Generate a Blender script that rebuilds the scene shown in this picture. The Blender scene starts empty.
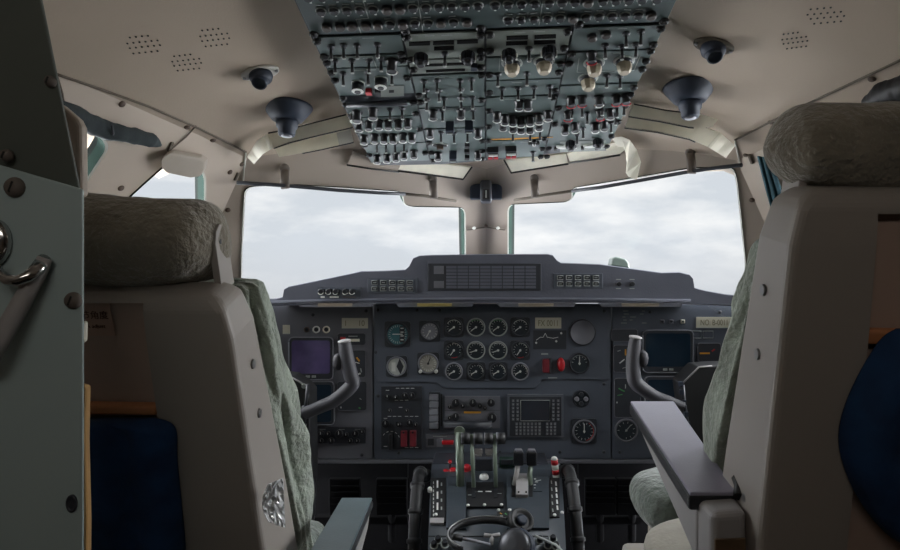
import bpy, bmesh, math, random
from mathutils import Vector, Matrix, noise
from mathutils.geometry import delaunay_2d_cdt

# ------------------------------------------------------------------ camera, world, light, exposure
sc = bpy.context.scene
COL = sc.collection
F, CX, CY, EYE = 650.0, 486.0, 275.0, 1.25
cam_d = bpy.data.cameras.new('camera')
cam = bpy.data.objects.new('camera', cam_d)
COL.objects.link(cam)
cam.location = (0, 0, EYE)
cam.rotation_euler = (math.pi / 2, 0, 0)
cam_d.sensor_width = 36.0
cam_d.lens = F / 900 * 36.0
cam_d.shift_x = -(CX - 450) / 900
cam_d.clip_start = 0.02
sc.camera = cam

sc.view_settings.view_transform = 'Standard'
sc.view_settings.look = 'None'
sc.view_settings.gamma = 1
sc.view_settings.use_curve_mapping = False
sc.view_settings.exposure = 0.45

GROUND_GAIN, SIDE_GAIN = 8.0, 8.0
def build_world():
    w = bpy.data.worlds.new('overcast_sky')
    sc.world = w
    w.use_nodes = True
    nt = w.node_tree
    N, L = nt.nodes, nt.links
    N.clear()
    out = N.new('ShaderNodeOutputWorld')
    bg = N.new('ShaderNodeBackground')
    tc = N.new('ShaderNodeTexCoord')
    mp = N.new('ShaderNodeMapping')
    mp.inputs['Scale'].default_value = (1.0, 1.0, 3.2)
    nz = N.new('ShaderNodeTexNoise')
    nz.inputs['Scale'].default_value = 4.6
    nz.inputs['Detail'].default_value = 6
    nz.inputs['Roughness'].default_value = 0.55
    cr = N.new('ShaderNodeValToRGB')
    cr.color_ramp.elements[0].position = 0.44
    cr.color_ramp.elements[0].color = (0.69, 0.73, 0.79, 1)
    cr.color_ramp.elements[1].position = 0.68
    cr.color_ramp.elements[1].color = (1.06, 1.05, 1.05, 1)
    # brighter towards the zenith and behind the aircraft (sun side), pale haze at and below the horizon
    sep = N.new('ShaderNodeSeparateXYZ')
    rz = N.new('ShaderNodeMapRange')
    rz.inputs['From Min'].default_value = 0.30
    rz.inputs['From Max'].default_value = 0.9
    rz.inputs['To Min'].default_value = 1.0
    rz.inputs['To Max'].default_value = 4.0
    hz = N.new('ShaderNodeMapRange')
    hz.inputs['From Min'].default_value = -0.03
    hz.inputs['From Max'].default_value = 0.05
    mixh = N.new('ShaderNodeMix')
    mixh.data_type = 'RGBA'
    mixh.inputs['A'].default_value = (0.66, 0.68, 0.72, 1)
    mul = N.new('ShaderNodeVectorMath')
    mul.operation = 'SCALE'
    L.new(tc.outputs['Generated'], mp.inputs['Vector'])
    L.new(mp.outputs[0], nz.inputs['Vector'])
    L.new(nz.outputs['Fac'], cr.inputs['Fac'])
    L.new(tc.outputs['Generated'], sep.inputs[0])
    L.new(sep.outputs['Z'], rz.inputs['Value'])
    L.new(sep.outputs['Z'], hz.inputs['Value'])
    L.new(hz.outputs[0], mixh.inputs['Factor'])
    L.new(cr.outputs['Color'], mixh.inputs['B'])
    L.new(mixh.outputs['Result'], mul.inputs[0])
    # unseen ground and side sky boosted, added to brighten the interior
    gz = N.new('ShaderNodeMapRange')
    gz.inputs['From Min'].default_value = -0.35
    gz.inputs['From Max'].default_value = -0.10
    gz.inputs['To Min'].default_value = GROUND_GAIN
    gz.inputs['To Max'].default_value = 1.0
    ab = N.new('ShaderNodeMath')
    ab.operation = 'ABSOLUTE'
    sx = N.new('ShaderNodeMapRange')
    sx.inputs['From Min'].default_value = 0.55
    sx.inputs['From Max'].default_value = 0.85
    sx.inputs['To Min'].default_value = 1.0
    sx.inputs['To Max'].default_value = SIDE_GAIN
    m1 = N.new('ShaderNodeMath')
    m1.operation = 'MULTIPLY'
    m2 = N.new('ShaderNodeMath')
    m2.operation = 'MULTIPLY'
    L.new(sep.outputs['Z'], gz.inputs['Value'])
    L.new(sep.outputs['X'], ab.inputs[0])
    L.new(ab.outputs[0], sx.inputs['Value'])
    L.new(gz.outputs[0], m1.inputs[0])
    L.new(sx.outputs[0], m1.inputs[1])
    L.new(m1.outputs[0], m2.inputs[0])
    L.new(rz.outputs[0], m2.inputs[1])
    L.new(m2.outputs[0], mul.inputs['Scale'])
    L.new(mul.outputs[0], bg.inputs['Color'])
    bg.inputs['Strength'].default_value = 0.75
    L.new(bg.outputs[0], out.inputs['Surface'])
build_world()

def area_light(name, loc, target, size, power, color=(1, 1, 1), sy=None):
    d = bpy.data.lights.new(name, 'AREA')
    d.energy = power
    d.color = color
    d.shape = 'RECTANGLE'
    d.size = size
    d.size_y = sy or size
    o = bpy.data.objects.new(name, d)
    COL.objects.link(o)
    o.location = loc
    o.rotation_euler = (Vector(target) - Vector(loc)).to_track_quat('-Z', 'Y').to_euler()
    return o
# added area lamps: fill before the closed rear wall, extra sky outside side windows
LIGHT_CABIN = area_light('cabin_fill', (-0.15, -0.40, 1.74), (-0.25, 1.2, 1.62), 0.6, 2.3, (1.0, 0.94, 0.86), 0.25)
LIGHT_LEFT = area_light('sky_fill_left', (-2.1, 1.5, 1.55), (-0.2, 1.4, 1.5), 1.4, 75.0, (1.0, 0.98, 0.97))
LIGHT_RIGHT = area_light('sky_fill_right', (2.1, 1.5, 1.55), (0.2, 1.4, 1.5), 1.4, 75.0, (1.0, 0.98, 0.97))

# ------------------------------------------------------------------ materials
def lin(c):
    r = []
    for v in c:
        v = v / 255.0
        r.append(v / 12.92 if v <= 0.04045 else ((v + 0.055) / 1.055) ** 2.4)
    return r
MATS = {}
def mat(name, rgb, rough=0.6, metal=0.0, var=0.12, scale=18, bump=0.0, bscale=200, coat=0.0, detail=3, fleece=False):
    if name in MATS:
        return MATS[name]
    m = bpy.data.materials.new(name)
    m.use_nodes = True
    nt = m.node_tree
    N, L = nt.nodes, nt.links
    b = N['Principled BSDF']
    b.inputs['Roughness'].default_value = rough
    b.inputs['Metallic'].default_value = metal
    if coat:
        b.inputs['Coat Weight'].default_value = coat
    tc = N.new('ShaderNodeTexCoord')
    nz = N.new('ShaderNodeTexNoise')
    nz.inputs['Scale'].default_value = scale
    nz.inputs['Detail'].default_value = detail
    cr = N.new('ShaderNodeValToRGB')
    c = lin(rgb)
    cr.color_ramp.elements[0].position = 0.3
    cr.color_ramp.elements[1].position = 0.7
    cr.color_ramp.elements[0].color = [max(0, v * (1 - var)) for v in c] + [1]
    cr.color_ramp.elements[1].color = [min(1, v * (1 + var)) for v in c] + [1]
    L.new(tc.outputs['Object'], nz.inputs['Vector'])
    L.new(nz.outputs['Fac'], cr.inputs['Fac'])
    L.new(cr.outputs['Color'], b.inputs['Base Color'])
    if bump:
        n2 = N.new('ShaderNodeTexNoise')
        n2.inputs['Scale'].default_value = bscale
        n2.inputs['Detail'].default_value = 4
        bp = N.new('ShaderNodeBump')
        bp.inputs['Strength'].default_value = bump
        bp.inputs['Distance'].default_value = 0.002 if not fleece else 0.006
        L.new(tc.outputs['Object'], n2.inputs['Vector'])
        L.new(n2.outputs['Fac'], bp.inputs['Height'])
        L.new(bp.outputs[0], b.inputs['Normal'])
    if fleece:
        b.inputs['Sheen Weight'].default_value = 0.35
        b.inputs['Sheen Roughness'].default_value = 0.6
    MATS[name] = m
    return m
def glass_mat(name, tint=(0.97, 0.985, 0.98), refl=0.04):
    m = bpy.data.materials.new(name)
    m.use_nodes = True
    N, L = m.node_tree.nodes, m.node_tree.links
    N.clear()
    out = N.new('ShaderNodeOutputMaterial')
    t = N.new('ShaderNodeBsdfTransparent')
    t.inputs[0].default_value = (*tint, 1)
    g = N.new('ShaderNodeBsdfGlossy')
    g.inputs['Roughness'].default_value = 0.03
    mx = N.new('ShaderNodeMixShader')
    mx.inputs[0].default_value = refl
    L.new(t.outputs[0], mx.inputs[1])
    L.new(g.outputs[0], mx.inputs[2])
    L.new(mx.outputs[0], out.inputs['Surface'])
    return m

m_liner = mat('headliner_beige', (170, 156, 141), 0.75, var=0.05, scale=3, bump=0.15, bscale=300)
m_side = mat('sidewall_beige', (174, 162, 149), 0.6, var=0.06, scale=4)
m_front = mat('windscreen_surround_beige', (150, 139, 129), 0.6, var=0.06, scale=5)
m_seam = mat('seam_brown', (92, 84, 74), 0.8, var=0.15, scale=30)
m_gasket = mat('gasket_green', (32, 46, 41), 0.95, var=0.1)
m_gasket.node_tree.nodes['Principled BSDF'].inputs['Specular IOR Level'].default_value = 0.05
m_white_edge = mat('bright_frame_edge', (190, 190, 182), 0.4, var=0.04)
m_dark = mat('panel_black_plastic', (46, 49, 56), 0.45, var=0.15)
m_black = mat('black_rubber', (16, 17, 20), 0.55, var=0.15)
m_padbeige = mat('pad_vinyl_beige', (150, 141, 130), 0.6, var=0.05)
m_hang = mat('hanger_grey_brown', (96, 88, 82), 0.6, var=0.1)
m_knob = mat('knob_black', (20, 22, 28), 0.4, var=0.2)
m_panel = mat('instrument_panel_blue_grey', (98, 99, 106), 0.55, var=0.10, scale=9, bump=0.08)
m_panel2 = mat('instrument_panel_dark_grey', (76, 82, 93), 0.55, var=0.12, scale=9, bump=0.08)
m_glare = mat('glareshield_charcoal', (88, 91, 103), 0.7, var=0.08, scale=12, bump=0.2)
m_oh = mat('overhead_panel_green_grey', (88, 101, 100), 0.45, var=0.10, scale=14)
m_oh2 = mat('overhead_panel_light_grey', (114, 120, 114), 0.45, var=0.08, scale=14)
m_oh3 = mat('overhead_board_dark_green', (62, 74, 74), 0.45, var=0.10, scale=10)
m_mark = mat('marking_white', (206, 208, 204), 0.6, var=0.03)
m_markdim = mat('marking_grey', (150, 156, 152), 0.6, var=0.05)
m_metal = mat('brushed_steel', (150, 150, 150), 0.35, 0.9, var=0.08)
m_chrome = mat('chrome', (190, 190, 190), 0.15, 1.0, var=0.04)
m_red = mat('red_plastic', (176, 24, 34), 0.4, var=0.08)
m_darkred = mat('dark_red_guard', (112, 34, 44), 0.45, var=0.1)
m_beigeknob = mat('beige_knob', (160, 150, 130), 0.45, var=0.06)
m_capbrown = mat('dim_lamp_cap', (58, 52, 50), 0.5, var=0.2)
m_brown = mat('brown_cap', (84, 70, 60), 0.6, var=0.1)
m_seat = mat('seat_shell_grey_beige', (152, 146, 140), 0.45, var=0.05, scale=4)
m_tan = mat('seat_recess_warm_lit', (172, 150, 138), 0.6, var=0.07, scale=6)  # warmer light inside the recess put into this tan
m_orange = mat('tan_leather_band', (182, 122, 82), 0.55, var=0.1)
m_fleece = mat('sheepskin_grey_green', (140, 150, 138), 0.95, var=0.28, scale=26, bump=1.0, bscale=110, detail=5, fleece=True)
m_fleece2 = mat('headrest_fleece_brown_grey', (124, 118, 104), 0.95, var=0.25, scale=22, bump=1.0, bscale=130, detail=5, fleece=True)
m_navy = mat('navy_cloth', (18, 56, 98), 0.85, var=0.3, scale=30, bump=0.6, bscale=90, fleece=False)
m_teal = mat('dark_teal_cloth', (44, 52, 55), 0.9, var=0.2, scale=30, bump=0.5, bscale=120)
m_teal2 = mat('teal_curtain_cloth', (44, 78, 88), 0.85, var=0.2, scale=25, bump=0.4, bscale=120)
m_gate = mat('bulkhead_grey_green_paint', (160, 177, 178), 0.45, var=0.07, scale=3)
m_gate_d = mat('bulkhead_shaded_olive', (92, 98, 92), 0.5, var=0.08, scale=3)  # shade of the tilted upper sheet put into a darker olive
m_cream = mat('cream_translucent_plastic', (214, 209, 192), 0.5, var=0.10, scale=22)
m_capgrey = mat('pale_grey_cap', (182, 180, 174), 0.5, var=0.05)
m_creamd = mat('cream_plastic_grid', (196, 192, 174), 0.55, var=0.1, scale=40)
m_navyblk = mat('blue_black_plastic', (26, 36, 52), 0.62, var=0.1)
m_lcd = mat('cream_placard', (186, 182, 164), 0.6, var=0.04)
m_lcdtext = mat('placard_letters', (112, 108, 86), 0.7, var=0.05)
m_fms = mat('computer_screen_grey', (48, 52, 60), 0.2, var=.1, coat=.3)
m_fmsb = mat('computer_frame_grey', (92, 96, 104), 0.45, var=.06)
m_screenL = mat('crt_glass_purple', (92, 82, 122), 0.12, var=0.3, scale=14, coat=0.5)
m_screenR = mat('crt_glass_teal', (26, 43, 58), 0.12, var=0.15, scale=10, coat=0.5)
m_bezel = mat('display_bezel_grey', (122, 124, 132), 0.4, var=0.06)
m_dial = mat('dial_black', (32, 41, 49), 0.35, var=0.1)
m_tealdial = mat('attitude_teal', (52, 104, 112), 0.4, var=0.1)
m_greydial = mat('dial_grey', (150, 148, 140), 0.5, var=0.2, scale=80)
m_whitedial = mat('dial_white', (172, 176, 172), 0.5, var=0.1, scale=60)
m_amber = mat('amber_mark', (206, 146, 42), 0.5, var=0.05)
m_green = mat('green_mark', (70, 140, 80), 0.5, var=0.05)
m_strip = mat('floodlight_lens', (178, 164, 140), 0.35, var=0.25, scale=8)
m_strip2 = mat('floodlight_lens_yellow', (190, 168, 92), 0.35, var=0.25, scale=8)
m_floor = mat('floor_dark_carpet', (44, 44, 46), 0.95, var=0.2, scale=60, bump=0.5)
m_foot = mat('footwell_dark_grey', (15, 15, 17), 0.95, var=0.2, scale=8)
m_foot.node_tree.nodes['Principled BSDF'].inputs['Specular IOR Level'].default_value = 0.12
m_ped = mat('pedestal_blue_grey', (52, 59, 66), 0.42, var=0.08, scale=10)
m_cup = mat('ear_cup_satin_grey', (70, 71, 75), 0.35, 0.5, var=0.1)
m_lever = mat('lever_grey_green', (112, 124, 112), 0.4, 0.3, var=0.1)
m_grip = mat('yoke_grip_grey', (56, 56, 62), 0.62, var=0.08)
m_pad = mat('armrest_pad_lit_lavender', (142, 140, 156), 0.32, var=0.06, scale=12, bump=0.15, bscale=400)  # dark grey plastic, light on its top put into the lavender colour
m_padteal = mat('armrest_pad_teal_grey', (88, 104, 110), 0.35, var=0.14, scale=14, bump=0.15, bscale=400)
m_padedge = mat('armrest_black_edge', (30, 32, 36), 0.4, var=0.1)
m_armgrey = mat('armrest_bracket_grey', (148, 146, 146), 0.45, var=0.05)
m_wood = mat('brown_end_cap', (100, 80, 60), 0.4, var=0.3, scale=30)
m_wrap = mat('crumpled_clear_wrap', (205, 208, 212), 0.3, var=0.25, scale=60, bump=0.5, bscale=60, coat=1.0)
m_yellow = mat('old_yellow_foam', (176, 138, 86), 0.8, var=0.15)
m_stickertext = mat('sticker_letters', (88, 62, 54), 0.8, var=0.03)
m_sticker = mat('sticker_pink_beige', (176, 146, 130), 0.6, var=0.04)
m_greenbit = mat('pale_green_plastic', (118, 132, 124), 0.3, var=0.1, coat=0.4)
m_white = mat('white_fleece', (158, 154, 144), 0.9, var=0.1, scale=30, bump=0.6, bscale=150)
m_curl = mat('curly_fleece_dark_grey_green', (86, 95, 88), 0.95, var=0.35, scale=45, bump=1.0, bscale=70, detail=5, fleece=True)
m_void = mat('legend_black', (7, 7, 8), 0.9)
m_void.node_tree.nodes['Principled BSDF'].inputs['Specular IOR Level'].default_value = 0.1
m_reveal = mat('window_reveal_dark', (26, 30, 28), 0.95)
m_reveal.node_tree.nodes['Principled BSDF'].inputs['Specular IOR Level'].default_value = 0.05
m_glass = glass_mat('windscreen_glass')

# ------------------------------------------------------------------ geometry of the place
def W(px, py, Y):
    return Vector(((px - CX) / F * Y, Y, EYE + (CY - py) / F * Y))
def ceil_z(x, Y):
    return EYE + 0.63 - 0.207 * max(Y, 0.75) - 0.35 * x * x
SIDE_C = {-1: 1.228, 1: 1.242}
def side_x(s, Y, z):
    zz = max(z - EYE, -0.3)
    return s * (SIDE_C[s] - 0.355 * max(Y, 0.9) - 0.89 * zz)
def front_y(x, z):
    return 1.98 - 0.66 * abs(x) - 1.0 * (z - EYE)
def hit_y(px, py):
    """depth of the first wall or ceiling surface along this direction"""
    lo = 0.3
    def inside(Y):
        p = W(px, py, Y)
        s = -1 if p.x < 0 else 1
        return p.z < ceil_z(p.x, Y) and abs(p.x) < abs(side_x(s, Y, p.z)) and Y < front_y(p.x, p.z)
    hi = 2.6
    y = 0.3
    while y < 2.6 and inside(y):
        y += 0.02
    lo, hi = y - 0.02, y
    for _ in range(20):
        m = (lo + hi) / 2
        if inside(m): lo = m
        else: hi = m
    return lo
def HIT(px, py, off=0.0):
    return W(px, py, hit_y(px, py) - off)

# ------------------------------------------------------------------ mesh builder
def frame_m(loc, x=(1, 0, 0), z=(0, 0, 1)):
    z = Vector(z).normalized()
    x = Vector(x)
    x = (x - z * x.dot(z)).normalized()
    y = z.cross(x)
    M = Matrix((x, y, z)).transposed().to_4x4()
    M.translation = Vector(loc)
    return M
class MB:
    def __init__(self):
        self.bm = bmesh.new()
        self.mats = []
    def mi(self, m):
        if m not in self.mats:
            self.mats.append(m)
        return self.mats.index(m)
    def faces(self, fs, m, smooth=False):
        k = self.mi(m)
        for f in fs:
            f.material_index = k
            f.smooth = smooth
    def box(self, c, s, m, M=None):
        c = Vector(c)
        vs = []
        for dx in (-.5, .5):
            for dy in (-.5, .5):
                for dz in (-.5, .5):
                    p = c + Vector((dx * s[0], dy * s[1], dz * s[2]))
                    if M: p = M @ p
                    vs.append(self.bm.verts.new(p))
        q = [(0, 1, 3, 2), (4, 6, 7, 5), (0, 4, 5, 1), (2, 3, 7, 6), (0, 2, 6, 4), (1, 5, 7, 3)]
        self.faces([self.bm.faces.new([vs[i] for i in f]) for f in q], m)
        return self
    def lathe(self, prof, m, M=None, seg=20, smooth=True, sx=1.0, sy=1.0, phase=0.0, caps=True):
        """prof: [(r, z), ...] around local z; m material or list per band"""
        M = M or Matrix()
        rings = []
        for r, z in prof:
            rings.append([self.bm.verts.new(M @ Vector((r * sx * math.cos(2 * math.pi * k / seg + phase), r * sy * math.sin(2 * math.pi * k / seg + phase), z))) for k in range(seg)])
        for i in range(len(rings) - 1):
            mm = m[i] if isinstance(m, (list, tuple)) else m
            fs = []
            for k in range(seg):
                fs.append(self.bm.faces.new((rings[i][k], rings[i][(k + 1) % seg], rings[i + 1][(k + 1) % seg], rings[i + 1][k])))
            self.faces(fs, mm, smooth)
        if caps:
            m0 = m[0] if isinstance(m, (list, tuple)) else m
            m1 = m[-1] if isinstance(m, (list, tuple)) else m
            self.faces([self.bm.faces.new(rings[0][::-1])], m0)
            self.faces([self.bm.faces.new(rings[-1])], m1)
        return self
    def tube(self, pts, r, m, seg=10, smooth=True, flat=1.0, ref=(0, 0, 1)):
        pts = [Vector(p) for p in pts]
        n = len(pts)
        rs = r if isinstance(r, (list, tuple)) else [r] * n
        rings = []
        for i, p in enumerate(pts):
            t = (pts[min(i + 1, n - 1)] - pts[max(i - 1, 0)]).normalized()
            a = Vector(ref)
            if abs(a.dot(t)) > 0.95:
                a = Vector((0, 1, 0)) if abs(t.y) < 0.9 else Vector((1, 0, 0))
            u = t.cross(a).normalized()
            v = u.cross(t)
            rings.append([self.bm.verts.new(p + (u * math.cos(2 * math.pi * k / seg) + v * math.sin(2 * math.pi * k / seg) * flat) * rs[i]) for k in range(seg)])
        for i in range(n - 1):
            fs = [self.bm.faces.new((rings[i][k], rings[i][(k + 1) % seg], rings[i + 1][(k + 1) % seg], rings[i + 1][k])) for k in range(seg)]
            self.faces(fs, m, smooth)
        self.faces([self.bm.faces.new(rings[0][::-1]), self.bm.faces.new(rings[-1])], m)
        return self
    def prism(self, pts, vec, m, m_side=None):
        """closed polygon pts (3D) extruded by vec; vec may be a list of vectors, one per point"""
        pts = [Vector(p) for p in pts]
        vs = vec if isinstance(vec, list) else [Vector(vec)] * len(pts)
        a = [self.bm.verts.new(p) for p in pts]
        b = [self.bm.verts.new(p + Vector(v)) for p, v in zip(pts, vs)]
        n = len(pts)
        f0 = self.bm.faces.new(a)
        f1 = self.bm.faces.new(b[::-1])
        self.faces([f0, f1], m)
        self.faces([self.bm.faces.new((a[i], b[i], b[(i + 1) % n], a[(i + 1) % n])) for i in range(n)], m_side or m)
        return self
    def strip(self, p0, p1, w, h, m, up):
        """thin raised bar from p0 to p1 lying on a surface with normal up"""
        p0, p1, up = Vector(p0), Vector(p1), Vector(up).normalized()
        t = (p1 - p0).normalized()
        s = t.cross(up).normalized() * (w / 2)
        return self.prism([p0 - s, p1 - s, p1 + s, p0 + s], up * h, m)
    def build(self, name, parent=None, bevel=0.0, bseg=2, sub=0, solid=None, keep=False):
        if not keep:
            bmesh.ops.recalc_face_normals(self.bm, faces=self.bm.faces)
        me = bpy.data.meshes.new(name)
        self.bm.to_mesh(me)
        self.bm.free()
        for m in self.mats:
            me.materials.append(m)
        o = bpy.data.objects.new(name, me)
        COL.objects.link(o)
        if parent is not None:
            attach(o, parent)
        if bevel:
            b = o.modifiers.new('bevel', 'BEVEL')
            b.width = bevel
            b.segments = bseg
            b.limit_method = 'ANGLE'
            b.angle_limit = math.radians(35)
        if sub:
            s = o.modifiers.new('sub', 'SUBSURF')
            s.levels = s.render_levels = sub
        return o
def attach(o, parent):
    o.parent = parent
    if parent.type == 'EMPTY':
        o.matrix_parent_inverse = Matrix.Translation(-parent.location)
def thing(name, label, cat, loc=(0, 0, 0), group=None):
    o = bpy.data.objects.new(name, None)
    o.empty_display_size = 0.05
    COL.objects.link(o)
    o.location = loc
    tag(o, label, cat, group)
    return o
def tag(o, label, cat, group=None, kind=None):
    o['label'] = label
    o['category'] = cat
    if group: o['group'] = group
    if kind: o['kind'] = kind
    return o
def struct(o, label=None, cat=None):
    o['kind'] = 'structure'
    if label: o['label'] = label
    if cat: o['category'] = cat
    return o
def inst(name, src, M, parent):
    """a part whose mesh is shared; M is its world matrix"""
    o = bpy.data.objects.new(name, src)
    COL.objects.link(o)
    o.parent = parent
    if parent.type == 'EMPTY':
        o.matrix_parent_inverse = Matrix.Translation(-parent.location)
    o.matrix_basis = M
    return o
def smooth(path, n=8):
    P = [Vector(p) for p in path]
    out = []
    for i in range(len(P) - 1):
        p0, p1, p2, p3 = P[max(i - 1, 0)], P[i], P[i + 1], P[min(i + 2, len(P) - 1)]
        for k in range(n):
            q = k / n
            out.append(.5 * (2 * p1 + (p2 - p0) * q + (2 * p0 - 5 * p1 + 4 * p2 - p3) * q * q + (3 * p1 - p0 - 3 * p2 + p3) * q ** 3))
    return out + [P[-1]]
def mesh_of(mb, name):
    bmesh.ops.recalc_face_normals(mb.bm, faces=mb.bm.faces)
    me = bpy.data.meshes.new(name)
    mb.bm.to_mesh(me)
    mb.bm.free()
    for m in mb.mats:
        me.materials.append(m)
    return me

def pip(p, poly):
    c = False
    n = len(poly)
    for i in range(n):
        a, b = poly[i], poly[(i + 1) % n]
        if (a[1] > p[1]) != (b[1] > p[1]) and p[0] < (b[0] - a[0]) * (p[1] - a[1]) / (b[1] - a[1]) + a[0]:
            c = not c
    return c
def shell(name, fn, outer, holes, inward, thick, m, step=0.1, lines=()):
    vs = [Vector(p) for p in outer]
    edges = [(i, (i + 1) % len(outer)) for i in range(len(outer))]
    for h in holes:
        b = len(vs)
        vs += [Vector(p) for p in h]
        edges += [(b + i, b + (i + 1) % len(h)) for i in range(len(h))]
    for ln in lines:
        b = len(vs)
        vs += [Vector(p) for p in ln]
        edges += [(b + i, b + i + 1) for i in range(len(ln) - 1)]
    x0, x1 = min(p[0] for p in outer), max(p[0] for p in outer)
    y0, y1 = min(p[1] for p in outer), max(p[1] for p in outer)
    a = x0 + step / 2
    while a < x1:
        b = y0 + step / 2
        while b < y1:
            near = any(min(max(abs(a - l0[0]), 0), 9) < step * .3 if abs(l0[0] - l1[0]) < 1e-6 else abs(b - l0[1]) < step * .3 for ln in lines for l0, l1 in zip(ln, ln[1:]))
            near = near or any((Vector((a, b)) - Vector(h_)).length < step * .25 for hh in holes for h_ in hh)
            if not near and pip((a, b), outer) and not any(pip((a, b), h) for h in holes):
                vs.append(Vector((a, b)))
            b += step
        a += step
    r = delaunay_2d_cdt(vs, edges, [], 0, 1e-6)
    bm = bmesh.new()
    bv = [bm.verts.new(fn(p[0], p[1])) for p in r[0]]
    for f in r[2]:
        c = sum((r[0][i] for i in f), Vector((0, 0))) / len(f)
        if pip(c, outer) and not any(pip(c, h) for h in holes):
            fc = bm.faces.new([bv[i] for i in f])
            fc.normal_update()
            if fc.normal.dot(inward(fc.calc_center_median())) < 0:
                fc.normal_flip()
    # drop what lies well outside the room
    def outside(p):
        s = -1 if p.x < 0 else 1
        return max(p.z - ceil_z(p.x, p.y), abs(p.x) - max(0.0, abs(side_x(s, p.y, p.z))) if p.y < 1.9 else 0, p.y - front_y(p.x, p.z)) > 0.05
    bmesh.ops.delete(bm, geom=[f for f in bm.faces if all(outside(v.co) for v in f.verts)], context='FACES')
    for v in [v for v in bm.verts if not v.link_faces]:
        bm.verts.remove(v)
    me = bpy.data.meshes.new(name)
    bm.to_mesh(me)
    bm.free()
    me.materials.append(m)
    o = bpy.data.objects.new(name, me)
    COL.objects.link(o)
    if thick:
        s = o.modifiers.new('thickness', 'SOLIDIFY')
        s.thickness = thick
        s.offset = -1
        me.materials.append(m_reveal)
        s.material_offset_rim = 1
    return o
def round_poly(pts, r, n=4):
    out = []
    N = len(pts)
    for i in range(N):
        p0, p, p1 = Vector(pts[i - 1]), Vector(pts[i]), Vector(pts[(i + 1) % N])
        a, b = (p0 - p), (p1 - p)
        k = min(r, a.length * 0.45, b.length * 0.45)
        A, B = p + a.normalized() * k, p + b.normalized() * k
        for j in range(n + 1):
            t = j / n
            out.append(tuple((1 - t) ** 2 * A + 2 * t * (1 - t) * p + t * t * B))
    return out

# ------------------------------------------------------------------ the setting
def P2(f, pts): return [f(*p) for p in pts]
def front_from_px(px, py):
    u, v = (px - CX) / F, (CY - py) / F
    Y = 1.98 / (1 + 0.66 * abs(u) + 1.0 * v)
    return (u * Y, EYE + v * Y)
def side_from_px(s):
    def f(px, py):
        u, v = abs(px - CX) / F, (CY - py) / F
        Y = SIDE_C[s] / (u + 0.355 + 0.89 * v)
        return (Y, EYE + v * Y)
    return f
def side_cut(s, z): return (1.98 - 0.66 * SIDE_C[s] - 0.4126 * z) / 0.7657 + 0.006
fl = MB().box((0, 0.6, -0.02), (3.2, 3.4, 0.04), m_floor).build('floor')
struct(fl, 'dark carpeted cockpit floor', 'floor')
cl = shell('ceiling', lambda x, Y: Vector((x, Y, ceil_z(x, Y))), [(-1.3, -0.92), (1.3, -0.92), (1.3, 2.0), (-1.3, 2.0)], [], lambda c: Vector((0, 0, -1)), 0.03, m_liner, 0.06)
struct(cl, 'curved beige cockpit ceiling liner', 'ceiling')
for p in cl.data.polygons: p.use_smooth = True

paneL = [(244, 186), (292, 184), (345, 187), (402, 191), (404.5, 204), (412, 206), (465, 207), (466, 330), (240, 330), (241, 250)]
paneR = [(508, 204), (566, 201.5), (572, 198), (572, 187.5), (640, 176), (690, 167.5), (734, 166), (738, 180), (746, 260), (746, 330), (508, 330)]
hL = round_poly(P2(front_from_px, paneL), 0.018)
hR = round_poly(P2(front_from_px, paneR), 0.018)
def front_cut(s, z):
    if z < -0.3: return s * (SIDE_C[s] + .267 - .7029 + .355 * z) / .7657 + s * .012
    return s * (SIDE_C[s] - .7029 - .535 * z) / .7657 + s * .012
fw = shell('wall_front', lambda x, z: Vector((x, front_y(x, z), z)), [(front_cut(-1, -.62), EYE - 0.62), (front_cut(1, -.62), EYE - 0.62), (front_cut(1, -.3), EYE - .3), (front_cut(1, .5), EYE + 0.5), (front_cut(-1, .5), EYE + 0.5), (front_cut(-1, -.3), EYE - .3)], [hL, hR],
           lambda c: Vector((0, -1, 0)), 0.045, m_front, 0.08, lines=[[(0, EYE - 0.61), (0, EYE + 0.49)]])
struct(fw, 'beige windscreen surround and centre post', 'wall')
def fwp(x, z, off=0.0):
    n = Vector((0.66 * (1 if x > 0 else -1), 1, 1.0)).normalized()
    return Vector((x, front_y(x, z), z)) - n * off
def window(name, hole, label, fnp, sgn=None):
    # edge lining, gasket and pane of one window
    e = MB()
    k = len(hole)
    c = sum((Vector(h) for h in hole), Vector((0, 0))) / k
    ring0, ring1, ring2 = [], [], []
    for h in hole:
        ring0.append(e.bm.verts.new(fnp(h[0], h[1], 0.004)))
        q = Vector(h) + (c - Vector(h)).normalized() * 0.003
        ring1.append(e.bm.verts.new(fnp(q.x, q.y, 0.002)))
        ring2.append(e.bm.verts.new(fnp(q.x, q.y, -0.020)))
    for i in range(k):
        j = (i + 1) % k
        e.faces([e.bm.faces.new((ring0[i], ring0[j], ring1[j], ring1[i]))], m_white_edge)
        e.faces([e.bm.faces.new((ring1[i], ring1[j], ring2[j], ring2[i]))], m_gasket)
    pane = MB()
    vs = [pane.bm.verts.new(fnp(h[0], h[1], -0.013)) for h in hole]
    f = pane.bm.faces.new(vs)
    pane.faces([f], m_glass)
    fr = e.build(name)
    struct(fr, label, 'window')
    po = pane.build('glass_pane', fr)
    bm = bmesh.new(); bm.from_mesh(po.data)
    bmesh.ops.triangulate(bm, faces=bm.faces); bm.to_mesh(po.data); bm.free()
    return fr
window('window_1', hL, 'left windscreen with bright edge and rounded corners', fwp)
window('window_2', hR, 'right windscreen beyond the stepped coaming', fwp)

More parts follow.
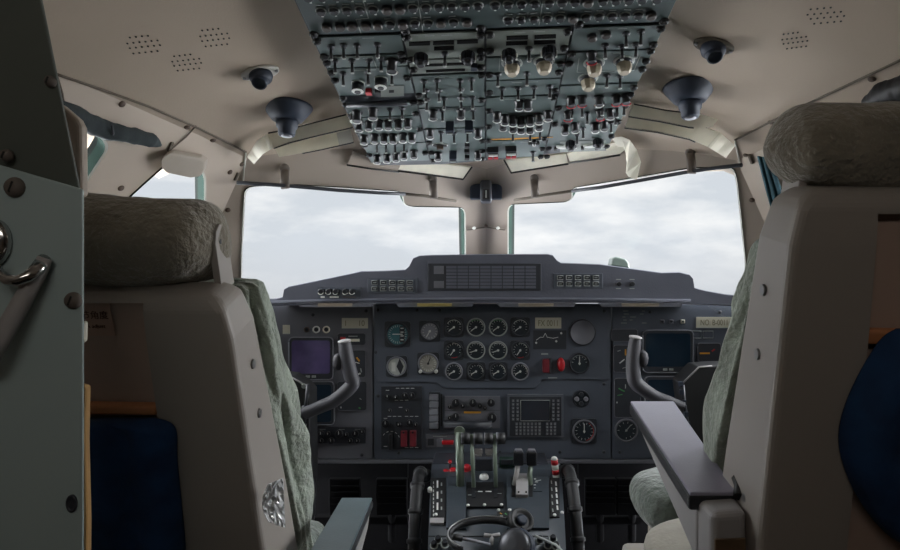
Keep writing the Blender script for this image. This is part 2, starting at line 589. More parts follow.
sidesL = [round_poly(P2(side_from_px(-1), [(205, 176), (200, 166), (166, 163), (128, 197), (85, 245), (85, 300), (205, 300)]), 0.015),
          round_poly(P2(side_from_px(-1), [(30, 100), (104, 137), (108, 147), (80, 190), (40, 240), (10, 240), (10, 120)]), 0.02)]
sidesR = [round_poly(P2(side_from_px(1), [(805, 160), (975, 150), (975, 310), (790, 310)]), 0.015)]
for s, holes, nm in ((-1, sidesL, 'wall_left'), (1, sidesR, 'wall_right')):
    o = shell(nm, lambda Y, z, s=s: Vector((side_x(s, Y, z), Y, z)), [(-0.92, 0.0), (side_cut(s, -0.3), 0.0), (side_cut(s, -0.3), EYE - 0.3), (side_cut(s, 0.55), EYE + 0.55), (-0.92, EYE + 0.55)], holes,
              lambda c, s=s: Vector((-s, 0, 0)), 0.035, m_side, 0.09, lines=[[(-0.91, EYE - 0.3), (side_cut(s, -0.3) - .01, EYE - 0.3)], [(0.9, 0.01), (0.9, EYE - 0.31)], [(0.9, EYE - 0.29), (0.9, EYE + 0.54)]])
    struct(o, 'beige inward-leaning cockpit sidewall, ' + ('captain side' if s < 0 else 'copilot side'), 'wall')
    n0 = Vector((1, 0.355 * s, 0.89 * s)).normalized() * s
    def sp(Y, z, off=0.0, s=s, n0=n0):
        return Vector((side_x(s, Y, z), Y, z)) - n0 * off
    for i, h in enumerate(holes):
        window('window_%d' % (3 + i + (0 if s < 0 else 2)), h, ['slanted side window behind the headrest', 'small rearmost side window by the bulkhead', 'side window hidden behind the high seat'][i + (0 if s < 0 else 2)], sp)
wr = MB().box((0, -0.9, 1.0), (3.2, 0.05, 2.4), m_side).build('wall_back')
struct(wr, 'rear bulkhead wall behind the crew seats', 'wall')

def surf_tube(pts, r, m, off=0.004, n=6, name='trim', parent=None):
    P = []
    for i in range(len(pts) - 1):
        for j in range(n):
            t = j / n
            P.append(HIT(pts[i][0] * (1 - t) + pts[i + 1][0] * t, pts[i][1] * (1 - t) + pts[i + 1][1] * t, off))
    P.append(HIT(*pts[-1], off))
    return MB().tube(P, r, m, 8).build(name, parent)
struct(surf_tube([(56, 74), (100, 89), (150, 107), (200, 129), (246, 152)], 0.0022, m_seam, name='trim_1'), 'dark seam between ceiling and left sidewall', 'trim')
struct(surf_tube([(735, 140), (790, 112), (850, 84), (905, 58)], 0.0022, m_seam, name='trim_2'), 'dark seam between ceiling and right sidewall', 'trim')
struct(surf_tube([(246, 153), (244, 168), (243, 184)], 0.0018, m_white_edge, name='trim_3'), 'pale vertical bead at the left windscreen pillar', 'trim')
struct(surf_tube([(735, 141), (738, 155), (741, 168)], 0.0018, m_white_edge, name='trim_4'), 'pale vertical bead at the right windscreen pillar', 'trim')
struct(surf_tube([(196, 126), (186, 137), (168, 152)], 0.0014, m_seam, name='trim_5'), 'thin joint line on the left sidewall', 'trim')
struct(surf_tube([(64, 104), (62, 92), (57, 76)], 0.0018, m_seam, name='trim_6'), 'short joint line behind the bulkhead panel', 'trim')
# grille holes punched in the ceiling liner
random.seed(4)
for nm, cx, cy, w, h in (('a', 143, 44, 19, 10), ('b', 214, 37, 17, 10), ('c', 186, 62, 17, 9), ('d', 825, 15, 21, 9), ('e', 794, 40, 15, 9)):
    g = MB()
    for i in range(7):
        for j in range(4):
            px = cx + (i - 3) / 3 * w * 0.95 + (2.5 if j % 2 else -1)
            py = cy + (j - 1.5) / 1.5 * h * 0.8 - (i - 3) * 0.6
            if abs((px - cx) / w) ** 2 + abs((py - cy) / h) ** 2 > 1.15: continue
            g.lathe([(0.0014, 0), (0.0014, 0.0012)], m_black, frame_m(HIT(px, py, 0.001), (1, 0, 0), (0, -0.2, -1)), 8)
    o = g.build('speaker_holes', cl)
    o['kind'] = 'stuff'
# wall screws and clips
def surf_n(px, py):
    a, b, c = HIT(px, py), HIT(px + 2, py), HIT(px, py + 2)
    n = (b - a).cross(c - a).normalized()
    if n.dot(a - Vector((0, 0, EYE))) > 0: n = -n
    return n
def surf_frame(px, py, off=0.0):
    n = surf_n(px, py)
    return frame_m(HIT(px, py) + n * off, (1, 0, 0), n)
scr = MB().lathe([(0.006, 0), (0.006, 0.001), (0.0042, 0.003), (0.002, 0.0035)], m_brown, seg=12)
scr_me = mesh_of(scr, 'wall_screw')
WL, WR = bpy.data.objects['wall_left'], bpy.data.objects['wall_right']
for px, py, par in ((122, 104, WL), (187, 127, WL), (213, 140, WL), (242, 164, WL), (121, 188, WL), (230, 172, WL), (228, 210, WL), (872, 79, WR), (746, 155, WR), (752, 200, WR), (771, 122, WR)):
    inst('screw', scr_me, surf_frame(px, py), par)
for px, py in ((170, 146), (236, 176)):
    M = surf_frame(px, py, 0.002)
    MB().box((0, 0, 0), (0.02, 0.006, 0.004), m_seam, M @ Matrix.Rotation(math.radians(40), 4, 'Z')).build('wall_clip', WL, 0.001)
MB().box((0, 0, 0), (0.022, 0.006, 0.006), m_seam, surf_frame(752, 158, 0.004) @ Matrix.Rotation(math.radians(-45), 4, 'Z')).build('wall_clip', WR, 0.001)

# ------------------------------------------------------------------ small ceiling things
def cone_lamp(px, py, label):
    base = HIT(px, py)
    t = thing('ceiling_spotlight', label, 'lamp', base, 'large conical ceiling lamps')
    ax = Vector((0.0, -0.10, -1)).normalized()
    M = frame_m(base - ax * 0.006, (1, 0, 0), ax)
    MB().lathe([(0.046, 0), (0.048, 0.003), (0.046, 0.007), (0.036, 0.020), (0.029, 0.029), (0.023, 0.031)], m_navyblk, M, 32).build('shroud', t)
    MB().lathe([(0.020, 0.029), (0.021, 0.036), (0.020, 0.043), (0.017, 0.045), (0.016, 0.057), (0.014, 0.060)], m_navyblk, M, 28).build('barrel', t)
    MB().lathe([(0.010, 0.059), (0.010, 0.0615), (0.003, 0.0625)], m_bezel, M, 20).build('lens', t)
    return t
cone_lamp(287.5, 108.5, 'large blue-black conical ceiling lamp above the left windscreen')
cone_lamp(689.5, 89, 'large blue-black conical ceiling lamp above the right windscreen')
def ball_lamp(px, py, label):
    base = HIT(px, py)
    t = thing('swivel_lamp', label, 'lamp', base, 'small swivel ceiling lamps')
    n = surf_n(px, py)
    M = frame_m(base, (1, 0, 0), n)
    MB().lathe([(0.024, 0), (0.024, 0.003), (0.020, 0.005)], m_capgrey if px < 450 else m_seam, M, 28, sx=1.35, sy=0.85).build('mounting_flange', t)
    b = MB()
    b.lathe([(0.019, 0.004), (0.020, 0.010), (0.017, 0.017), (0.010, 0.021), (0.004, 0.022)], m_navyblk, M, 24)
    b.build('ball', t)
    for s in (-1, 1):
        MB().lathe([(0.003, 0.004), (0.003, 0.0065)], m_metal, M @ Matrix.Translation((s * 0.028, 0, 0)), 10).build('screw', t)
    M2 = frame_m(base + n * 0.012, (1, 0, 0), Vector((0, -0.9, -1)))
    MB().lathe([(0.013, 0.0), (0.013, 0.016), (0.010, 0.018), (0.009, 0.014)], m_navyblk, M2, 20).build('nozzle', t)
ball_lamp(260, 72, 'small dark swivel lamp on a pale oval flange on ceiling')
ball_lamp(714, 45, 'small dark swivel lamp with dark flange on ceiling')

# ------------------------------------------------------------------ cream visors, header strips, rails
def plate_px(mb, poly, off, thick, m, m_side=None, offs=None):
    pts = []
    for i, (px, py) in enumerate(poly):
        pts.append(HIT(px, py, off if offs is None else offs[i]))
    mb.prism(pts, Vector((0, thick * 0.8, thick * 0.6)), m, m_side)
def header_strip(name, poly, label, off, m, edge, parts=(), group=None, cat='strip'):
    mb = MB()
    plate_px(mb, poly, off, 0.006, m)
    o = mb.build(name, None, 0.0008)
    tag(o, label, cat, group)
    e = MB()
    P = [HIT(px, py, off + 0.001) for px, py in edge]
    e.tube(P, 0.0022, m_black, 6)
    e.build('dark_edge', o)
    for poly2, m2, nm in parts:
        q = MB()
        plate_px(q, poly2, off + 0.004, 0.003, m2)
        q.build(nm, o, 0.0006)
    return o
def ribbon(mb, ta, tb, off, m, thick=0.005, n=6, t0=0.0, t1=1.0):
    def at(P, t):
        k = t * (len(P) - 1); i = min(int(k), len(P) - 2); q = k - i
        return (P[i][0] * (1 - q) + P[i + 1][0] * q, P[i][1] * (1 - q) + P[i + 1][1] * q)
    N = n * (len(ta) - 1)
    ds = []
    for j in range(N + 1):
        t = t0 + (t1 - t0) * j / N
        A, B = at(ta, t), at(tb, t)
        ds.append((A, B, min(hit_y(*A), hit_y(*B) , hit_y((A[0]+B[0])/2, (A[1]+B[1])/2))))
    ys = [min(d[2] for d in ds[max(0, i - 3):i + 4]) for i in range(N + 1)]
    ys = [sum(ys[max(0, i - 3):i + 4]) / len(ys[max(0, i - 3):i + 4]) for i in range(N + 1)]
    rows = []
    for (A, B, _), y in zip(ds, ys):
        P = [W(*A, y - off), W(*B, y - off)]
        e = Vector((0, thick * .8, thick * .6))
        rows.append([mb.bm.verts.new(p) for p in (P[0], P[1], P[1] + e, P[0] + e)])
    for i in range(N):
        mb.faces([mb.bm.faces.new((rows[i][k], rows[i][(k + 1) % 4], rows[i + 1][(k + 1) % 4], rows[i + 1][k])) for k in range(4)], m)
    mb.faces([mb.bm.faces.new(rows[0][::-1]), mb.bm.faces.new(rows[-1])], m)
    return [r[1].co.copy() for r in rows], [r[0].co.copy() for r in rows]
def duct(ta, tb, label, grid, cap, lo_edge=True, hi_edge=True):
    mb = MB()
    lo, hi = ribbon(mb, ta, tb, 0.014, m_cream)
    o = mb.build('air_duct_strip')
    tag(o, label, 'duct', 'cream duct strips')
    k = int(len(lo) * .62)
    for P, on in ((lo, lo_edge), (hi, hi_edge)):
        if on: MB().tube([p + Vector((0, .003, .001)) for p in P[:k]], .0030, m_black, 6).build('dark_edge', o)
    if grid:
        q = MB(); ribbon(q, ta, tb, 0.0155, m_creamd, .002, t0=grid[0], t1=grid[1]); g = q.build('grid_section', o)
    if cap:
        q = MB(); ribbon(q, ta, tb, 0.0155, m_capgrey, .002, n=2, t0=cap[0], t1=cap[1]); q.build('end_cap', o)
duct([(346, 115.5), (320, 122), (285, 131), (268, 134), (256, 142), (247, 157)], [(352, 127), (322, 134), (290, 142), (273, 148), (263, 154), (254, 164)],
     'upper cream duct strip curving down at its end beside the left spotlight', (.60, .95), None)
duct([(350, 130), (320, 137), (290, 144), (275, 149)], [(353, 142), (322, 149), (292, 155), (279, 157)],
     'lower short cream duct strip below the left spotlight', None, (0, .15), hi_edge=False)
duct([(634, 105), (665, 111), (690, 114), (705, 116), (718, 120)], [(629, 116), (660, 121), (690, 127), (703, 128), (712, 127)],
     'upper cream duct strip passing behind the right spotlight', None, (0, .12))
duct([(630, 117), (665, 121), (700, 126), (720, 133), (735, 146)], [(625, 127.5), (658, 132), (690, 139), (708, 147), (726, 158)],
     'lower cream duct strip curving down at its end by the right pillar', (.74, .97), (0, .2))
header_strip('header_panel_strip', [(353, 151), (347, 164), (398, 171), (402, 162), (372, 158)], 'beige flat strip under the overhead panel, beside its left corner', 0.010, m_front,
             [(347, 165), (372, 169), (399, 172)], (), 'beige header strips', 'strip')
header_strip('header_panel_strip', [(403, 162), (398, 169.5), (463, 178.5), (471, 167), (440, 164)], 'pale flat strip left of the black compass', 0.010, m_cream,
             [(398, 171), (430, 175), (463, 179.5), (472, 167)], (), 'beige header strips', 'strip')
header_strip('header_panel_strip', [(505, 160), (512, 172), (568, 163), (566, 154)], 'pale flat strip right of the black compass', 0.010, m_cream,
             [(504, 160), (511, 173), (568, 164)], (), 'beige header strips', 'strip')
header_strip('header_panel_strip', [(567, 154), (570, 162), (620, 154), (630, 146), (628, 139), (600, 146)], 'beige flat strip reaching the drooping cream visor', 0.010, m_cream,
             [(569, 163), (598, 159), (620, 155)], (), 'beige header strips', 'strip')
# drooping curled visor on the right
pts = [((612, 138), (618, 147)), ((622, 136.5), (624, 147)), ((630, 140), (626, 153)), ((637, 150), (627, 163)), ((641, 162), (626, 173)), ((637, 180), (629, 177))]
mb = MB()
rows = []
for i, (a, b) in enumerate(pts):
    o_ = 0.012 + 0.02 * math.sin(i / 5 * math.pi)
    A, B = HIT(*a, o_), HIT(*b, o_ + 0.004)
    rows.append([mb.bm.verts.new(p) for p in (A, B, B + Vector((0, .004, .001)), A + Vector((0, .004, .001)))])
for i in range(len(rows) - 1):
    mb.faces([mb.bm.faces.new((rows[i][k], rows[i][(k + 1) % 4], rows[i + 1][(k + 1) % 4], rows[i + 1][k])) for k in range(4)], m_cream, False)
mb.faces([mb.bm.faces.new(rows[0][::-1]), mb.bm.faces.new(rows[-1])], m_cream)
tag(mb.build('sun_visor', None, 0.0008), 'cream curled sun visor drooping over the top of the right windscreen', 'visor')

# grab rails over the windscreens, each with its hangers
def rail(pts, m_list, hang, label):
    P = []
    for px, py in pts:
        P.append(HIT(px, py, 0.05))
    t = thing('visor_rail', label, 'rail', P[0], 'rails above the windscreens')
    k = m_list[0]
    MB().tube(P[:k], 0.0042, m_dark, 8).build('dark_rod', t)
    MB().tube(P[k - 1:], 0.0036, m_seam, 8).build('end_rod', t)
    for (px, py, py2) in hang:
        a, b = HIT(px, py, 0.006), HIT(px + 1, py2, 0.05)
        h = MB()
        h.tube([a, a * 0.5 + b * 0.5 + Vector((0, -0.006, -0.002)), b + Vector((0, -.004, -.004))], 0.010, m_hang, 8, flat=0.35, ref=(0, 1, 0))
        h.lathe([(0.011, 0), (0.011, 0.004), (0.006, 0.006)], m_hang, frame_m(a, (1, 0, 0), (0, -1, -.7)), 14)
        h.build('hanger', t)
rail([(237, 182.5), (262, 184), (290, 186), (340, 190.5), (380, 193), (405, 194), (425, 196), (443, 199), (456, 201)], [6], [(285, 168, 187), (433, 179, 197)], 'dark rod hung across the top of the left windscreen')
rail([(742, 165), (715, 168), (690, 171.5), (640, 180.5), (600, 187.5), (572, 191), (545, 195), (528, 198), (514, 200)], [6], [(690, 152, 172), (534, 178, 196)], 'dark rod hung across the top of the right windscreen')

# standby compass on the centre post
base = HIT(486, 190)
t = thing('standby_compass', 'black standby compass on top of the windscreen centre post', 'compass', base)
Y0 = base.y - 0.03
MB().box(W(486, 192, Y0), (0.030, 0.06, 0.056), m_dark).build('housing', t, 0.006, 3)
MB().box(W(476, 192, Y0 + .012), (0.032, 0.03, 0.040), m_navyblk).build('side_lobe', t, 0.004)
MB().box(W(496, 192, Y0 + .012), (0.032, 0.03, 0.040), m_navyblk).build('side_lobe', t, 0.004)
MB().box(W(486, 194, Y0 - .031), (0.018, 0.004, 0.026), m_black).box(W(486, 194, Y0 - .0335), (0.003, 0.002, 0.02), m_markdim).build('window_face', t, 0.001)
# eye position indicator, three little balls on a bracket
base = HIT(486, 228)
t = thing('eye_position_indicator', 'tiny three-armed sighting bracket midway down the centre post', 'sight', base)
a = HIT(486, 227, 0.012)
for px, m in ((474, m_mark), (486, m_brown), (498, m_mark)):
    MB().lathe([(0.001, -0.0045), (0.004, -0.003), (0.005, 0), (0.004, 0.003), (0.001, 0.0045)], m, frame_m(HIT(px, 228 if px != 486 else 226, 0.016), (1, 0, 0), (0, 0, 1)), 12).build('sight_ball', t)
MB().tube([HIT(467, 230, 0.006), HIT(474, 229, 0.014), a, HIT(498, 229, 0.014), HIT(505, 230, 0.006)], 0.002, m_seam, 8).build('bracket_arm', t)

# padded visor box at the left side window, rolled blinds
t = MB()
plate_px(t, [(163, 156.5), (169, 153.5), (200, 158.5), (205, 162), (204, 170), (200, 177), (190, 178.5), (166, 173.5), (160.5, 168), (160, 161)], 0.03, 0.02, m_padbeige)
tag(t.build('window_pad', None, 0.008, 4), 'rounded beige pad at the top of the slanted side window', 'pad')
def roll(name, pts, radii, off, m, label, seed):
    P, R = [], []
    n = 10
    for i in range(len(pts) - 1):
        for j in range(n):
            k = j / n
            px = pts[i][0] * (1 - k) + pts[i + 1][0] * k
            py = pts[i][1] * (1 - k) + pts[i + 1][1] * k
            P.append(HIT(px, py, off))
            R.append((radii[i] * (1 - k) + radii[i + 1] * k) * (1 + 0.10 * noise.noise(Vector((px * 0.25, seed, 0)))))
    P.append(HIT(*pts[-1], off)); R.append(radii[-1])
    mb = MB().tube(P, R, m, 16)
    for v in mb.bm.verts:
        v.co += Vector((0, 1, 0)) * 0.004 * noise.noise(v.co * 60) + Vector((0, 0, 1)) * 0.004 * noise.noise(v.co * 45 + Vector((9, 0, 0)))
    o = mb.build(name)
    tag(o, label, 'blind')
    return o
b = roll('rolled_blind', [(40, 105), (80, 119), (100, 128), (125, 134), (150, 140), (160, 145)], [0.018, 0.017, 0.015, 0.014, 0.014, 0.004], 0.03, m_teal, 'dark teal fabric blind rolled up above the small side window', 1)
MB().tube([HIT(112, 125, .05), HIT(113, 133, .052), HIT(112, 139, .03)], 0.002, m_dark, 6).build('tie_strap', b)
roll('rolled_blind', [(868, 104), (885, 95), (905, 88), (960, 70)], [0.012, 0.02, 0.022, 0.02], 0.04, m_black, 'black rolled blind above the headrest of the high seat', 2)
# hanging teal curtain on the right pillar
mb = MB()
rows = []
for i in range(14):
    tt = i / 13
    row = []
    for j in range(13):
        s = j / 12
        px = (758 + 12 * s) * (1 - tt) + (776 + 20 * s) * tt
        py = 156 + 74 * tt + 2 * s
        row.append(mb.bm.verts.new(HIT(px, py, 0.02 + 0.006 * math.sin(s * 15 + 2 * tt))))
    rows.append(row)
for i in range(13):
    mb.faces([mb.bm.faces.new((rows[i][j], rows[i][j + 1], rows[i + 1][j + 1], rows[i + 1][j])) for j in range(12)], m_teal2, True)
o = mb.build('window_curtain')
s = o.modifiers.new('thickness', 'SOLIDIFY'); s.thickness = 0.002
tag(o, 'narrow teal curtain hanging beside the right windscreen pillar', 'curtain')
# ------------------------------------------------------------------ overhead panel
OXN = Vector((0, -0.2027, -0.979)).normalized()
OXY = OXN.cross(Vector((1, 0, 0)))
def OY(py): return 370.5 / (409.5 - py)
def OV(px, py, h=0.0):
    return W(px, py, OY(py)) + OXN * h
def OM(px, py, h=0.0, rot=0.0):
    return frame_m(OV(px, py, h), (1, 0, 0), OXN) @ Matrix.Rotation(rot, 4, 'Z')
def ovx(x, py0):
    """pixel of panel column x on the row that crosses the middle at py0 (rows lean slightly)"""
    py = py0
    for _ in range(4):
        px = CX + x * F / OY(py)
        py = py0 - 0.037 * (px - CX)
    return px, py
oh = thing('overhead_panel', 'large grey-green overhead switch panel on the cockpit ceiling', 'control panel', OV(486, 80))
outline = [(270, -48), (703, -48), (677, 0), (610, 141), (600, 150), (500, 161), (440, 166), (380, 167), (363, 149), (293, 0)]
MB().prism([OV(px, py, -0.004) for px, py in outline], -OXN * 0.055, m_dark, m_oh3).build('backing_tray', oh)

# control meshes, z points out of the panel, -y points down the picture
def half_ring(mb, r, z, m, a0=195, a1=345, w=0.0021):
    n = 10
    pts = [Vector((r * math.cos(math.radians(a0 + (a1 - a0) * k / n)), r * math.sin(math.radians(a0 + (a1 - a0) * k / n)), z)) for k in range(n + 1)]
    mb.tube(pts, w, m, 6)
def mk_toggle(m=None):
    b = MB()
    b.lathe([(0.0062, 0), (0.0062, 0.002), (0.0042, 0.003), (0.0042, 0.005)], m_dark, seg=10)
    b.tube([(0, 0, 0.004), (0, -0.002, 0.012), (0, -0.005, 0.020)], [0.0018, 0.0024, 0.0032], m or m_black, 8)
    b.tube([(0, -0.005, 0.020), (0, -0.0054, 0.0215)], [0.0033, 0.0028], m_markdim, 8)
    return mesh_of(b, 'toggle_switch')
def mk_knob(m=m_knob, mc=m_mark, r=0.0072, h=0.017):
    b = MB()
    b.lathe([(r * 1.25, 0), (r * 1.25, 0.003), (r, 0.004), (r, h * 0.9), (r * 0.9, h)], m, seg=16)
    half_ring(b, r * 1.02, h * 0.93, mc)
    return mesh_of(b, 'rotary_knob')
def mk_breaker():
    b = MB()
    b.lathe([(0.0080, 0), (0.0080, 0.0012), (0.0072, 0.0012)], m_markdim, seg=16)
    b.lathe([(0.0066, 0), (0.0066, 0.0045), (0.0050, 0.006)], m_knob, seg=16)
    b.box((0, -0.013, 0.0004), (0.003, 0.003, 0.001), m_mark)
    b.box((0, 0.013, 0.0004), (0.010, 0.0014, 0.001), m_markdim)
    return mesh_of(b, 'push_button')
def mk_cap():
    b = MB()
    b.lathe([(0.0078, 0), (0.0078, 0.005), (0.0068, 0.007), (0.005, .008)], [m_knob, m_capbrown, m_capbrown], seg=16)
    return mesh_of(b, 'indicator_lamp')
def mk_big():
    b = MB()
    b.lathe([(0.0175, 0), (0.0175, 0.0012), (0.0155, 0.0014)], m_markdim, seg=24)
    b.lathe([(0.0140, 0), (0.0132, 0.006)], m_dark, seg=24)
    b.lathe([(0.0118, 0.002), (0.0128, 0.010), (0.0112, 0.018), (0.0080, 0.022)], m_beigeknob, seg=8, smooth=False)
    return mesh_of(b, 'large_selector_knob')
def mk_star():
    b = MB()
    for k in range(4):
        b.box((0, 0, 0.009), (0.022, 0.006, 0.012), m_knob, Matrix.Rotation(k * math.pi / 4, 4, 'Z'))
    b.lathe([(0.007, 0), (0.007, 0.020), (0.005, 0.022)], m_knob, seg=12)
    for s in (-1, 1):
        b.box((s * 0.0115, -0.004, 0.010), (0.003, 0.006, 0.009), m_mark)
    return mesh_of(b, 'fluted_selector_knob')
def mk_dzus():
    b = MB()
    b.lathe([(0.0068, 0), (0.0068, 0.004), (0.004, 0.006)], m_black, seg=12)
    b.box((0, 0, 0.006), (0.009, 0.0018, 0.002), m_knob, Matrix.Rotation(0.6, 4, 'Z'))
    return mesh_of(b, 'panel_fastener')
def mk_square(m):
    b = MB()
    b.box((0, 0, 0.004), (0.010, 0.012, 0.008), m)
    return mesh_of(b, 'square_switch')
def mk_block():
    b = MB()
    b.box((0, 0, 0.010), (0.016, 0.016, 0.020), m_navyblk)
    b.box((0, -0.004, 0.021), (0.012, 0.003, 0.003), m_markdim)
    return mesh_of(b, 'blue_black_switch_cap')
def mk_guard(mr):
    b = MB()
    b.box((0, 0, 0.006), (0.024, 0.022, 0.012), m_knob)
    b.box((0, -0.004, 0.0135), (0.020, 0.006, 0.004), m_mark)
    b.box((-0.006, -0.013, 0.012), (0.010, 0.007, 0.012), mr)
    b.box((0.006, -0.013, 0.012), (0.010, 0.007, 0.012), mr)
    return mesh_of(b, 'guarded_switch')
def mk_cross():
    b = MB()
    for k in range(4):
        b.lathe([(0.0052, 0), (0.0052, 0.005), (0.004, 0.006)], m_black, Matrix.Rotation(k * math.pi / 2, 4, 'Z') @ Matrix.Translation((0.0075, 0, 0)), 12)
    b.lathe([(0.0035, 0), (0.0035, 0.010)], m_metal, seg=10)
    return mesh_of(b, 'four_lobed_knob')
def mk_ringknob():
    b = MB()
    b.lathe([(0.012, 0), (0.012, 0.002)], m_markdim, seg=20)
    b.lathe([(0.0105, 0), (0.0105, 0.016), (0.009, 0.017)], [m_knob, m_mark, m_mark], seg=20)
    b.lathe([(0.0055, 0.015), (0.0055, 0.0185)], m_knob, seg=12)
    return mesh_of(b, 'rotary_knob')
def mk_oval():
    b = MB()
    b.lathe([(0.010, 0), (0.010, 0.003), (0.008, 0.005)], m_mark, seg=22, sx=1.5, sy=0.75)
    for s in (-1, 1):
        b.lathe([(0.0036, 0), (0.0036, 0.008)], m_black, Matrix.Translation((s * 0.015, -0.007, 0)), 10)
    return mesh_of(b, 'oval_push_button')
def mk_ovalk():
    b = MB()
    b.lathe([(0.0105, 0), (0.0105, 0.001)], m_mark, seg=22, sx=1.6, sy=0.85)
    b.lathe([(0.0095, 0), (0.0095, 0.0025)], m_black, seg=22, sx=1.6, sy=0.8)
    b.box((0, 0, 0.005), (0.014, 0.006, 0.010), m_brown)
    return mesh_of(b, 'oval_selector')
K = dict(t=('toggle_switch', mk_toggle()), k=('rotary_knob', mk_knob()), r=('rotary_knob', mk_knob(mc=m_red)), b=('push_button', mk_breaker()), i=('indicator_lamp', mk_cap()),
         B=('selector_knob', mk_big()), s=('fluted_knob', mk_star()), d=('panel_fastener', mk_dzus()), q=('square_switch', mk_square(m_black)), Q=('square_switch', mk_square(m_red)),
         n=('switch_cap', mk_block()), g=('guarded_switch', mk_guard(m_red)), x=('four_lobed_knob', mk_cross()), R=('rotary_knob', mk_ringknob()), o=('oval_button', mk_oval()), O=('oval_selector', mk_ovalk()),
         K=('rotary_knob', mk_knob(r=0.0085, h=0.020)), h=('push_button', mk_square(m_navyblk)))
# modules: (x0, x1, py_top, py_bottom at the panel middle, material)
XA, XB, XC, XD, XE = -0.267, -0.128, -0.001, 0.130, 0.267
mods = []
def module(x0, x1, pa, pb, m, g=0.0018, extra=None):
    q = []
    for x, p in ((x0 + g, pa + .6), (x1 - g, pa + .6), (x1 - g, pb - .6), (x0 + g, pb - .6)):
        q.append(ovx(x, p))
    if extra: q = extra(q)
    mb = MB()
    mb.prism([OV(px, py, -0.003) for px, py in q], OXN * 0.003, m)
    if m is not m_oh3 and pb - pa > 10:
        # engraved legend lines near the top edge and frame corners
        (ax, ay), (bx, by) = q[0], q[1]
        for k in range(2):
            t0 = 0.3 + 0.22 * k + random.uniform(-.05, .05)
            t1 = t0 + random.uniform(.10, .18)
            mb.strip(OV(ax + (bx - ax) * t0, ay + (by - ay) * t0 + 2, 0), OV(ax + (bx - ax) * t1, ay + (by - ay) * t1 + 2, 0), 0.0016, 0.0004, m_markdim, OXN)
    o = mb.build('switch_module', oh, 0.0006, 1)
    mods.append((x0, x1, pa, pb, o))
    return o
random.seed(11)
module(XA, XE, -44, 29, m_oh3)
for x0, x1, rows_ in ((XA, XB, ((31, 50), (51, 63), (63, 91), (99, 113), (113, 140), (140, 159))),
                      (XB, XC, ((31, 57), (57.5, 72), (73, 106), (106, 127), (127, 161))),
                      (XC, XD, ((31, 57), (57.5, 81), (81, 97), (97.5, 141), (141, 159))),
                      (XD, XE, ((31, 55), (55.5, 88), (88.5, 149)))):
    for i, (a, bb) in enumerate(rows_):
        lt = (x0 in (XB, XC)) and i == 0
        module(x0, x1, a, bb, m_oh2 if (lt or (x0 == XB and i == 1)) else m_oh)
def modof(px, py):
    x = (px - CX) / F * OY(py)
    pc = py + 0.037 * (px - CX)
    best, bd = None, 1e9
    for x0, x1, a, b, o in mods:
        dx = max(x0 - x, 0, x - x1) * 400
        dy = max(a - pc, 0, pc - b)
        if dx + dy < bd: best, bd = o, dx + dy
    return best
def put(kind, lst, rot=0.0):
    for px, py in lst:
        nm, me = K[kind]
        inst(nm, me, OM(px, py, 0, rot + random.uniform(-.12, .12)), modof(px, py))
row = lambda xs, y0: [(x, y0 - 0.037 * (x - CX)) for x in xs]
put('b', row([321, 334, 347, 360, 373, 413, 426, 439, 452, 465, 478, 495, 508, 521.5, 535, 549, 562, 575, 603, 616, 629, 642, 657], 4.5))
put('i', row([387, 400, 588], 4.5))
put('b', row([390, 415, 428, 453.5, 508, 521, 534, 547, 560, 586, 599, 612, 625, 638], 20))
put('i', row([327, 340, 352, 366, 378, 403, 441, 467, 573, 651], 20))
put('b', row([308, 322, 336, 350, 364, 378, 392, 420, 434, 448, 462, 500, 514, 528, 542, 570, 584, 598, 612, 640, 654], -10))
put('b', row([305, 320, 335, 350, 380, 395, 410, 440, 455, 470, 500, 515, 530, 560, 575, 590, 620, 635, 650], -26))
put('t', [(331, 46), (343.5, 45), (357, 45), (377.5, 44), (335, 60), (352, 60), (369, 60), (381, 58), (343, 73), (368, 72), (392, 72)])
put('K', [(392, 61), (357, 112), (373, 109)])
put('R', [(381, 79), (358, 83), (355.5, 114)])
put('Q', [(369, 90)]); put('q', [(378, 90)])
put('t', [(390, 109), (402, 108)])
put('k', [(359, 123), (369, 122), (379, 121), (388.5, 121), (398.5, 121), (408, 120), (364, 136), (374.5, 135), (384, 135), (393, 135), (403, 134), (412, 134)])
put('t', [(377, 143), (386, 143), (395, 143), (404, 142)])
put('k', [(377, 156), (387, 155), (396, 154), (404, 152), (414, 151)])
put('s', [(421, 54), (468, 52), (509, 50), (549, 47), (571, 141), (598, 139)])
put('t', [(445, 53), (529, 48)])
put('h', [(474, 65)])
put('t', [(424, 81), (437, 80), (460, 80), (471.5, 79), (426, 90), (439, 90), (461, 89), (427, 99), (444, 98), (461, 97.5), (472.5, 97), (442.5, 110), (473, 109)])
put('k', [(433, 111), (461, 110), (430, 130), (478, 130), (438, 153), (478, 152)])
put('n', [(450, 123), (469, 122), (453, 152)])
put('t', [(441, 132), (454, 133), (467.5, 132)])
put('O', [(440, 145)])
put('q', [(467, 144), (467, 150), (467, 156)])
put('B', [(512, 63), (544, 61), (594, 63), (624, 61), (588, 78)])
put('t', [(498, 74), (527, 73), (502, 88), (518, 88), (534, 87), (550, 86), (607, 75), (620, 76)])
put('k', [(519, 101), (528, 101)])
put('k', [(497, 113), (505, 116), (513, 117), (521, 118), (530, 117), (539, 115), (548, 112), (503, 122), (513, 124), (521, 125), (530, 125), (539, 122)])
put('t', [(513, 131), (530, 131), (540, 130)])
put('g', [(493, 149), (511, 148)])
put('x', [(534, 142)]); put('t', [(533, 152)])
put('t', [(626, 33), (641, 31), (605, 45), (622, 46), (636, 44)])
put('i', [(592, 36), (606, 33)])
